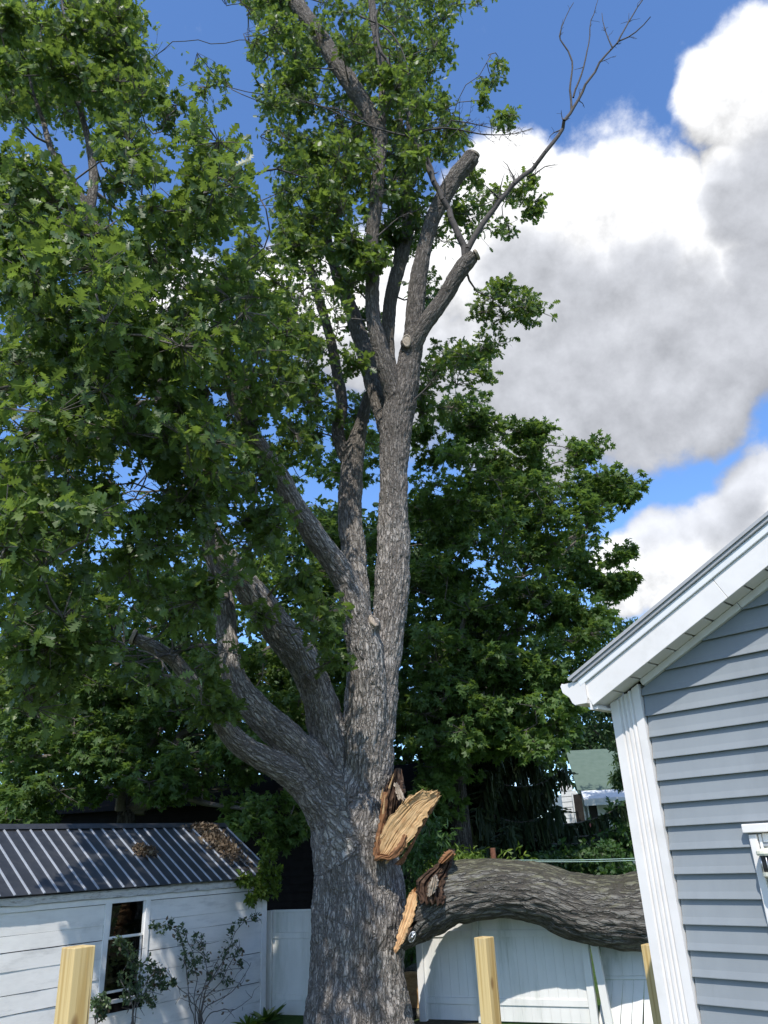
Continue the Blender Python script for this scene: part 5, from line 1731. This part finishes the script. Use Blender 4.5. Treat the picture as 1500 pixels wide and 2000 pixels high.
# ================================================================== UNDERGROWTH AND CLIMBERS
def bush(name, base, label, C, R, tmpl, mat, size, ns, nl, cat='shrub', group=None, flat=.8, up=.7, tilt=.7, stems=True, tw=.25, hue=None):
    root = thing(name, base, label, cat, group)
    C = np.asarray(C); R = np.asarray(R)
    stx = Sticks()
    if stems:
        grow(C, [base, base+np.array([0, 0, .3]), base+np.array([.1, 0, .6])], [.04, .035, .03], stx, sag=.0, r_tip=.008, maxr=.03)
    pos, ax, nr, sz, cl = sprays(C, R, ns, nl, size, flat=flat, droop=.25, up=up, tilt=tilt, tw=tw)
    kp = pos[:, 2] > .03
    scatter('foliage', tmpl, pos[kp], ax[kp], nr[kp], sz[kp], mat, root)['kind'] = 'stuff'
    if stems:
        stx.build('stems', 'twig', root, 4)['kind'] = 'stuff'
    return root


def reg(*r):
    return ellipse_clumps(r)


b = at(815, 1900, 19.); b[2] = 0
C, R = reg((812, 1650, 34, 50, 18.2, 20, 9, .5), (815, 1760, 30, 70, 18, 20, 10, .5), (805, 1890, 22, 60, 17.6, 19, 8, .45))
bush('leafy_shrub', b, 'bright green shrub growing between oak trunk and fallen limb', C, R, LANCE, 'shrub_leaf', .19, 16, 7, group='shrubs behind the fence')
b = at(905, 1690, 21.5); b[2] = 0
C, R = reg((905, 1672, 40, 14, 20.5, 22, 5, .45), (860, 1690, 40, 20, 20, 22, 5, .5), (960, 1690, 40, 20, 20, 22, 4, .5))
bush('leafy_shrub', b, 'low yellow green shrub poking over the broken end of the fallen limb', C, R, LANCE, 'creeper_leaf', .16, 14, 7, group='shrubs behind the fence')
b = at(1090, 1700, 25.); b[2] = 0
C, R = reg((1020, 1655, 60, 30, 27, 30, 12, .7), (1100, 1690, 60, 24, 23, 26, 14, .6), (1190, 1690, 60, 28, 22, 26, 14, .6), (1210, 1630, 40, 40, 25, 28, 8, .7), (1120, 1650, 60, 20, 27, 30, 8, .65), (960, 1640, 60, 30, 28, 31, 10, .8), (880, 1640, 50, 30, 27, 30, 8, .8), (1230, 1750, 40, 20, 22, 24, 5, .6))
bush('ivy_hedge', b, 'dense ivy covered hedge behind the fallen limb and thin green lines', C, R, OVATE, 'shrub_leaf', .17, 22, 9, 'hedge', 'shrubs behind the fence', tilt=.9)
# creeper hanging on the shed corner
def splane(x, y, off):
    return swall(x, y, off)


cv = [(515, 1655), (520, 1675), (528, 1690), (537, 1698), (540, 1715), (528, 1712), (533, 1730), (520, 1700), (507, 1712), (500, 1725), (497, 1745), (490, 1760), (485, 1720), (470, 1716), (545, 1740), (525, 1745), (512, 1735), (540, 1665), (525, 1660), (550, 1705)]
C = np.array([splane(x_, y_, .12+.15*rng.random())+(SW*.0 if x_ < 522 else -SN*.1) for x_, y_ in cv])
crp = bush('creeper_vine', SO+SW*.1, 'yellow green creeper spilling over the shed roof corner', C, np.array([.17 if i < 8 else .11 for i in range(len(cv))]), OVATE, 'creeper_leaf', .085, 16, 7, 'vine', flat=1.2, stems=False, tw=.12)
stx = Sticks()
for (a, b_) in ((0, 3), (3, 4), (4, 6), (2, 7), (7, 8), (8, 9), (9, 10), (10, 11), (8, 12), (12, 13), (4, 14), (6, 15), (3, 17)):
    stx.line([C[a], (C[a]+C[b_])/2+rng.normal(size=3)*.03, C[b_]], .008, .005)
stx.build('stems', 'twig', crp, 4)['kind'] = 'stuff'

# roses against the shed
def rose(label, stems, leaves, base_px, off, size, nper, dead=0, twn=26):
    b0 = swall(base_px[0], base_px[1], off)
    b0[2] = 0
    root = thing('rose_bush', b0, label, 'shrub', 'rose bushes by the shed')
    stx = Sticks()
    tips = []
    for st_ in stems:
        P = [b0+rng.normal(size=3)*.04*np.array([1, 1, 0])]+[swall(x_, y_, off+.10*rng.normal()) for x_, y_ in st_]
        Ps = spline(P, None, .09)
        Ps += fbm(Ps*4, 2)[:, None]*.02
        stx.line(Ps, .011, .004)
        tips += list(Ps[len(Ps)//3:])
    tips = np.array(tips)
    for _ in range(twn):
        p = tips[random.randrange(len(tips))]
        d_ = unit(rng.normal(size=3)*np.array([1, .6, .8])+np.array([0, 0, .2]))
        stx.line([p, p+d_*.12, p+d_*.22+rng.normal(size=3)*.04], .005, .0025)
    Cc = np.array([swall(x_, y_, off+.12*rng.normal()) for x_, y_, r_ in leaves])
    Rr = np.array([r_ for _, _, r_ in leaves])
    for c in Cc:
        j = int(np.argmin(np.linalg.norm(tips-c, axis=1)))
        stx.line([tips[j], (tips[j]+c)/2, c], .005, .003)
    pos, ax, nr, sz, cl = sprays(Cc, Rr, nper, 6, size, flat=1., droop=.2, up=.5, tilt=.8, tw=.1)
    scatter('foliage', OVATE, pos, ax, nr, sz, 'rose_leaf', root)['kind'] = 'stuff'
    if dead:
        sel = tips[rng.integers(0, len(tips), dead)]+rng.normal(size=(dead, 3))*.07
        scatter('withered_leaves', OVATE, sel, unit(rng.normal(size=(dead, 3))-np.array([0, 0, .8])), unit(rng.normal(size=(dead, 3))), .05+.04*rng.random(dead), 'dead_leaf', root)['kind'] = 'stuff'
    stx.build('stems', 'twig', root, 5)['kind'] = 'stuff'


rose('leggy rose bush with bare arching canes and withered leaves right of shed window',
     [[(372, 1960), (365, 1900), (352, 1830), (330, 1812), (300, 1808)], [(380, 1950), (385, 1900), (368, 1840), (360, 1815)], [(392, 1950), (405, 1900), (395, 1845), (383, 1820)], [(400, 1940), (440, 1870), (460, 1820), (485, 1795), (500, 1790)],
      [(395, 1960), (430, 1920), (450, 1880), (470, 1850)], [(385, 1970), (350, 1930), (320, 1890)], [(400, 1970), (450, 1940), (480, 1900), (490, 1880)], [(395, 1960), (415, 1900), (440, 1850)], [(380, 1970), (400, 1930), (430, 1900), (475, 1890)], [(410, 1980), (460, 1970), (490, 1950)]],
     [(300, 1808, .09), (318, 1813, .11), (335, 1803, .08), (352, 1815, .12), (356, 1835, .13), (362, 1855, .14), (365, 1875, .15), (372, 1895, .15), (385, 1830, .11), (393, 1845, .13), (398, 1870, .15), (382, 1880, .12), (440, 1865, .13), (452, 1840, .13), (455, 1815, .11), (475, 1800, .1), (497, 1792, .09),
      (432, 1895, .12), (445, 1915, .12), (462, 1860, .11), (410, 1905, .1), (470, 1880, .08)], (392, 1999), .35, .052, 10, 90, 60)
rose('bushy dark green rose growing up in front of the shed window',
     [[(262, 1970), (268, 1930), (262, 1890), (245, 1855), (232, 1838)], [(265, 1960), (285, 1920), (305, 1890)], [(270, 1960), (300, 1930), (330, 1920)], [(258, 1970), (240, 1920), (228, 1915)]],
     [(232, 1838, .11), (242, 1850, .12), (252, 1862, .12), (262, 1875, .12), (268, 1892, .15), (290, 1885, .15), (305, 1895, .17), (275, 1912, .2), (255, 1920, .18), (240, 1915, .15), (300, 1915, .18), (320, 1920, .12), (335, 1922, .09), (262, 1940, .17), (285, 1945, .17), (310, 1905, .14), (250, 1950, .12), (295, 1960, .1)], (262, 1999), .45, .054, 15, 20, 18)
rose('small rose shoot beside the pale pine post under the shed window',
     [[(190, 1985), (195, 1960), (200, 1950)], [(188, 1985), (184, 1965)]], [(183, 1958, .1), (195, 1950, .11), (203, 1962, .12), (192, 1972, .13), (200, 1982, .11), (208, 1958, .07)], (192, 1999), .3, .06, 12, 10, 4)


def rosette(x_, y_, off, lab, mat, size, n=26):
    p = swall(x_, y_, off); p[2] = .02
    a = rng.random(n)*2*math.pi
    ax_ = np.stack([np.cos(a), np.sin(a), .5+.9*rng.random(n)], 1)
    pos = p+np.stack([np.cos(a)*.04, np.sin(a)*.04, np.zeros(n)], 1)
    root = thing('leafy_plant', p, lab, 'plant', 'plants at the foot of the shed')
    scatter('foliage', LANCE, pos, ax_, np.tile(np.array([[0, 0, 1.]]), (n, 1))+.3*rng.normal(size=(n, 3)), size*(.7+.6*rng.random(n)), mat, root)['kind'] = 'stuff'


rosette(520, 1992, .35, 'variegated plant at the foot of the shed corner', 'variegated_leaf', .34)
rosette(487, 1994, .45, 'yellowish low plant below the leggy rose', 'creeper_leaf', .28)
rosette(95, 1992, .6, 'pale dry plant at the left of the pale pine post', 'variegated_leaf', .3)

# ================================================================== FAR BUILDINGS
# dark barn behind the shed
bo = at(-250, 1690, 26.); bo[2] = 0
be = at(800, 1690, 22.5); be[2] = 0
BD = unit(be-bo); BL = np.linalg.norm(be-bo); BNn = np.array([BD[1], -BD[0], 0])
barn = thing('dark_barn', (bo+be)/2, 'dark weathered clapboard barn in deep shade behind the shed', 'barn')
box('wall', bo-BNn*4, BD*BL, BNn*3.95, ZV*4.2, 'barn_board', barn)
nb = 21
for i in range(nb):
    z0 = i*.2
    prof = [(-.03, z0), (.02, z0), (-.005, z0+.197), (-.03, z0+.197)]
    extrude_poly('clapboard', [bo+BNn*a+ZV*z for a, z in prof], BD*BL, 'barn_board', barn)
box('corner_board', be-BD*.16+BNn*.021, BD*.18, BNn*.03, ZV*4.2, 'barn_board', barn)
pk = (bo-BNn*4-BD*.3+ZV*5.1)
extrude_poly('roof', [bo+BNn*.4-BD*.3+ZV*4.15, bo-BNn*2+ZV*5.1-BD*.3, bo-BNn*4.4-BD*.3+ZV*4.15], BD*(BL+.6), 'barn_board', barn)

# white house with green shingle roof
wo = at(1104, 1600, 46.)
wh = thing('white_house', [wo[0]+4, wo[1], 0], 'distant white clapboard house with green shingle roof between trees', 'house')


def W3(x_, y_, Y=46.):
    return at(x_, y_, Y)


gx_ = W3(1102, 1600)[0]
g0 = W3(1103, 1590); zb_, gy = 0., 46.
ridge = W3(1106, 1470, 49.)
eave = W3(1135, 1540, 45.5)
XR = W3(1330, 1500)[0]
# main roof slope facing us
extrude_poly('roof', [eave+np.array([-.3, -.4, -.25]), ridge, ridge+np.array([0, .1, .12]), eave+np.array([-.3, -.4, -.1])], np.array([XR-eave[0], 0, 0]), 'green_shingle', wh)
# gable wall in perspective on the left, sloping top
gl = np.array([eave[0], eave[1], 0])
gb_ = np.array([ridge[0]-1.2, ridge[1]+2.6, 0])
# front gable wing (white wall left of the roof edge)
w0, w1 = W3(1102, 1600, 45.8), W3(1134, 1600, 45.3)
ztop0, ztop1 = W3(1106, 1500, 45.8)[2], W3(1134, 1545, 45.3)[2]
dirw = unit(np.array([w1[0]-w0[0], w1[1]-w0[1], 0]))
wl_ = np.linalg.norm((w1-w0)[:2])
nb = int(ztop0/.28)
for i in range(nb):
    z0, z1 = i*.28, i*.28+.275
    f = 1. if z1 < ztop1 else max(.08, (ztop0-z1)/(ztop0-ztop1))
    o0 = np.array([w0[0], w0[1], z0])
    extrude_poly('clapboard', [o0, o0+np.array([0, -.05, 0]), o0+np.array([0, -.02, z1-z0]), o0+np.array([0, .04, z1-z0])], dirw*wl_*f, 'far_white', wh)
box('wall', np.array([w0[0]+.02, w0[1]+.06, 0]), dirw*(wl_-.05), np.array([0, 3., 0]), ZV*(ztop1-.1), 'far_white', wh)
q0 = W3(1136, 1590, 45.4); q0[2] = 0
ZL = W3(1160, 1563, 45.4)[2]
box('wall', q0, np.array([XR-q0[0], 0, 0]), np.array([0, 3, 0]), ZV*ZL, 'far_white', wh)
for i in range(int(ZL/.28)):
    o0 = q0+np.array([.01, 0, i*.28])
    extrude_poly('clapboard', [o0, o0+np.array([0, -.05, 0]), o0+np.array([0, -.02, .275]), o0+np.array([0, .01, .275])], np.array([XR-q0[0], 0, 0]), 'far_white', wh)
# low porch roof, pale metal
pz = W3(1165, 1545, 45.)[2]
pr0 = W3(1128, 1540, 45.)
p1, p2 = W3(1134, 1543, 45.2), W3(1140, 1560, 44.2)
extrude_poly('porch_roof', [p1, p2, p2+np.array([0, 0, -.12]), p1+np.array([0, 0, -.12])], np.array([XR-p1[0], 0, 0]), 'far_white', wh)
box('porch_fascia', p2+np.array([0, -.05, -.36]), np.array([XR-p2[0], 0, 0]), np.array([0, .04, 0]), ZV*.3, 'far_white', wh)
for x_ in (1131, 1158):
    c = W3(x_, 1580, 45.1 if x_ > 1140 else 45.2)
    wn = box('window', c+np.array([-.22, -.02, -.75]), np.array([.44, 0, 0]), np.array([0, .05, 0]), ZV*1.5, 'dark_room', wh)
    box('window_frame', c+np.array([-.3, -.03, -.83]), np.array([.07, 0, 0]), np.array([0, .07, 0]), ZV*1.66, 'far_white', wn)
    box('window_frame', c+np.array([.23, -.03, -.83]), np.array([.07, 0, 0]), np.array([0, .07, 0]), ZV*1.66, 'far_white', wn)
    box('window_frame', c+np.array([-.22, -.03, .76]), np.array([.44, 0, 0]), np.array([0, .07, 0]), ZV*.07, 'far_white', wn)
# dark red outbuilding
ro = at(1148, 1680, 34.); ro[2] = 0
red = thing('red_shed', ro, 'small dark red brick outbuilding half hidden by ivy', 'shed')
zt = at(1165, 1640, 34.)[2]
wdt = (at(1192, 1650, 34.)-at(1142, 1650, 34.))[0]
nr_ = int(zt/.22)
for i in range(nr_):
    box('brick_course', ro+np.array([0, .004*(i % 2), i*.22]), np.array([wdt, 0, 0]), np.array([0, 2., 0]), ZV*.215, 'brick_red', red)
extrude_poly('roof', [ro+np.array([-.2, -.2, zt]), ro+np.array([wdt/2, -.2, zt+.7]), ro+np.array([wdt+.2, -.2, zt])], np.array([0, 2.4, 0]), 'brick_red', red)

# rusty pipe and the two green lines
pp = at(962, 1656, 17.5)
pipe = thing('rusty_pipe', [pp[0], pp[1], 0], 'rusty steel pipe standing up behind the fallen limb', 'pipe')
r_ = 5.2*mpp(pp)
tube('pole', np.array([[pp[0], pp[1], 0.], [pp[0], pp[1], pp[2]-.24]]), [r_, r_], 'rust', pipe, 14)
lathe('collar', np.array([pp[0], pp[1], pp[2]-.24]), [(r_*1.12, -.03), (r_*1.12, .03), (r_, .031)], 'rust', pipe, 14)
lathe('open_top', np.array([pp[0], pp[1], pp[2]]), [(r_, -.21), (r_, 0), (r_*.8, 0), (r_*.8, -.08)], 'rust', pipe, 14)
farp = at(1420, 1665, 16.0)
fp = thing('line_pole', [farp[0], farp[1], 0], 'steel pole holding the thin green lines behind the grey house', 'pole')
tube('pole', np.array([[farp[0], farp[1], 0.], [farp[0], farp[1], farp[2]+.15]]), [.04, .04], 'rust', fp, 12)
for (ya, yb, lab) in ((1679.5, 1674, 'upper thin green clothes line above the fallen limb'), (1682, 1679, 'lower thin green clothes line above the fallen limb')):
    a, b_ = at(964, ya, 17.45), at(1420, yb-8, 16.0)
    t = np.linspace(0, 1, 24)[:, None]
    P = a+(b_-a)*t
    P[:, 2] -= .05*np.sin(t[:, 0]*math.pi)
    o = tube('clothes_line', P, np.full(24, .008), 'line_cord', None, 6)
    tag(o, lab, 'line', 'green clothes lines')

# sawn round leaning beside the trunk
cb = at(806, 1935, 15.9)
lg = thing('cut_log', [cb[0], cb[1], 0], 'sawn log round with pale cut face between trunk and fence post', 'log')
ra_ = .33
dirn = unit(np.array([.35, 1, .15]))
cc_ = np.array([cb[0], cb[1], cb[2]])
V, Fc, _ = sweep(np.array([cc_, cc_+dirn*.2, cc_+dirn*.42]), np.array([ra_, ra_*1.03, ra_]), 20)
mk('bark', V, Fc, 'log_bark', lg, True, {'barkco': V})
cutface(cc_-dirn*.012, -dirn, ra_*.93, 'sawn_face', 'torn_wood', lg)
V2, F2, _ = sweep(np.array([[cb[0]+.1, cb[1]+.25, 0.], [cb[0]+.1, cb[1]+.25, max(.15, cb[2]-ra_*.8)]]), np.array([ra_*.9, ra_*.85]), 18)
mk('support_round', V2, F2, 'log_bark', lg, True, {'barkco': V2})
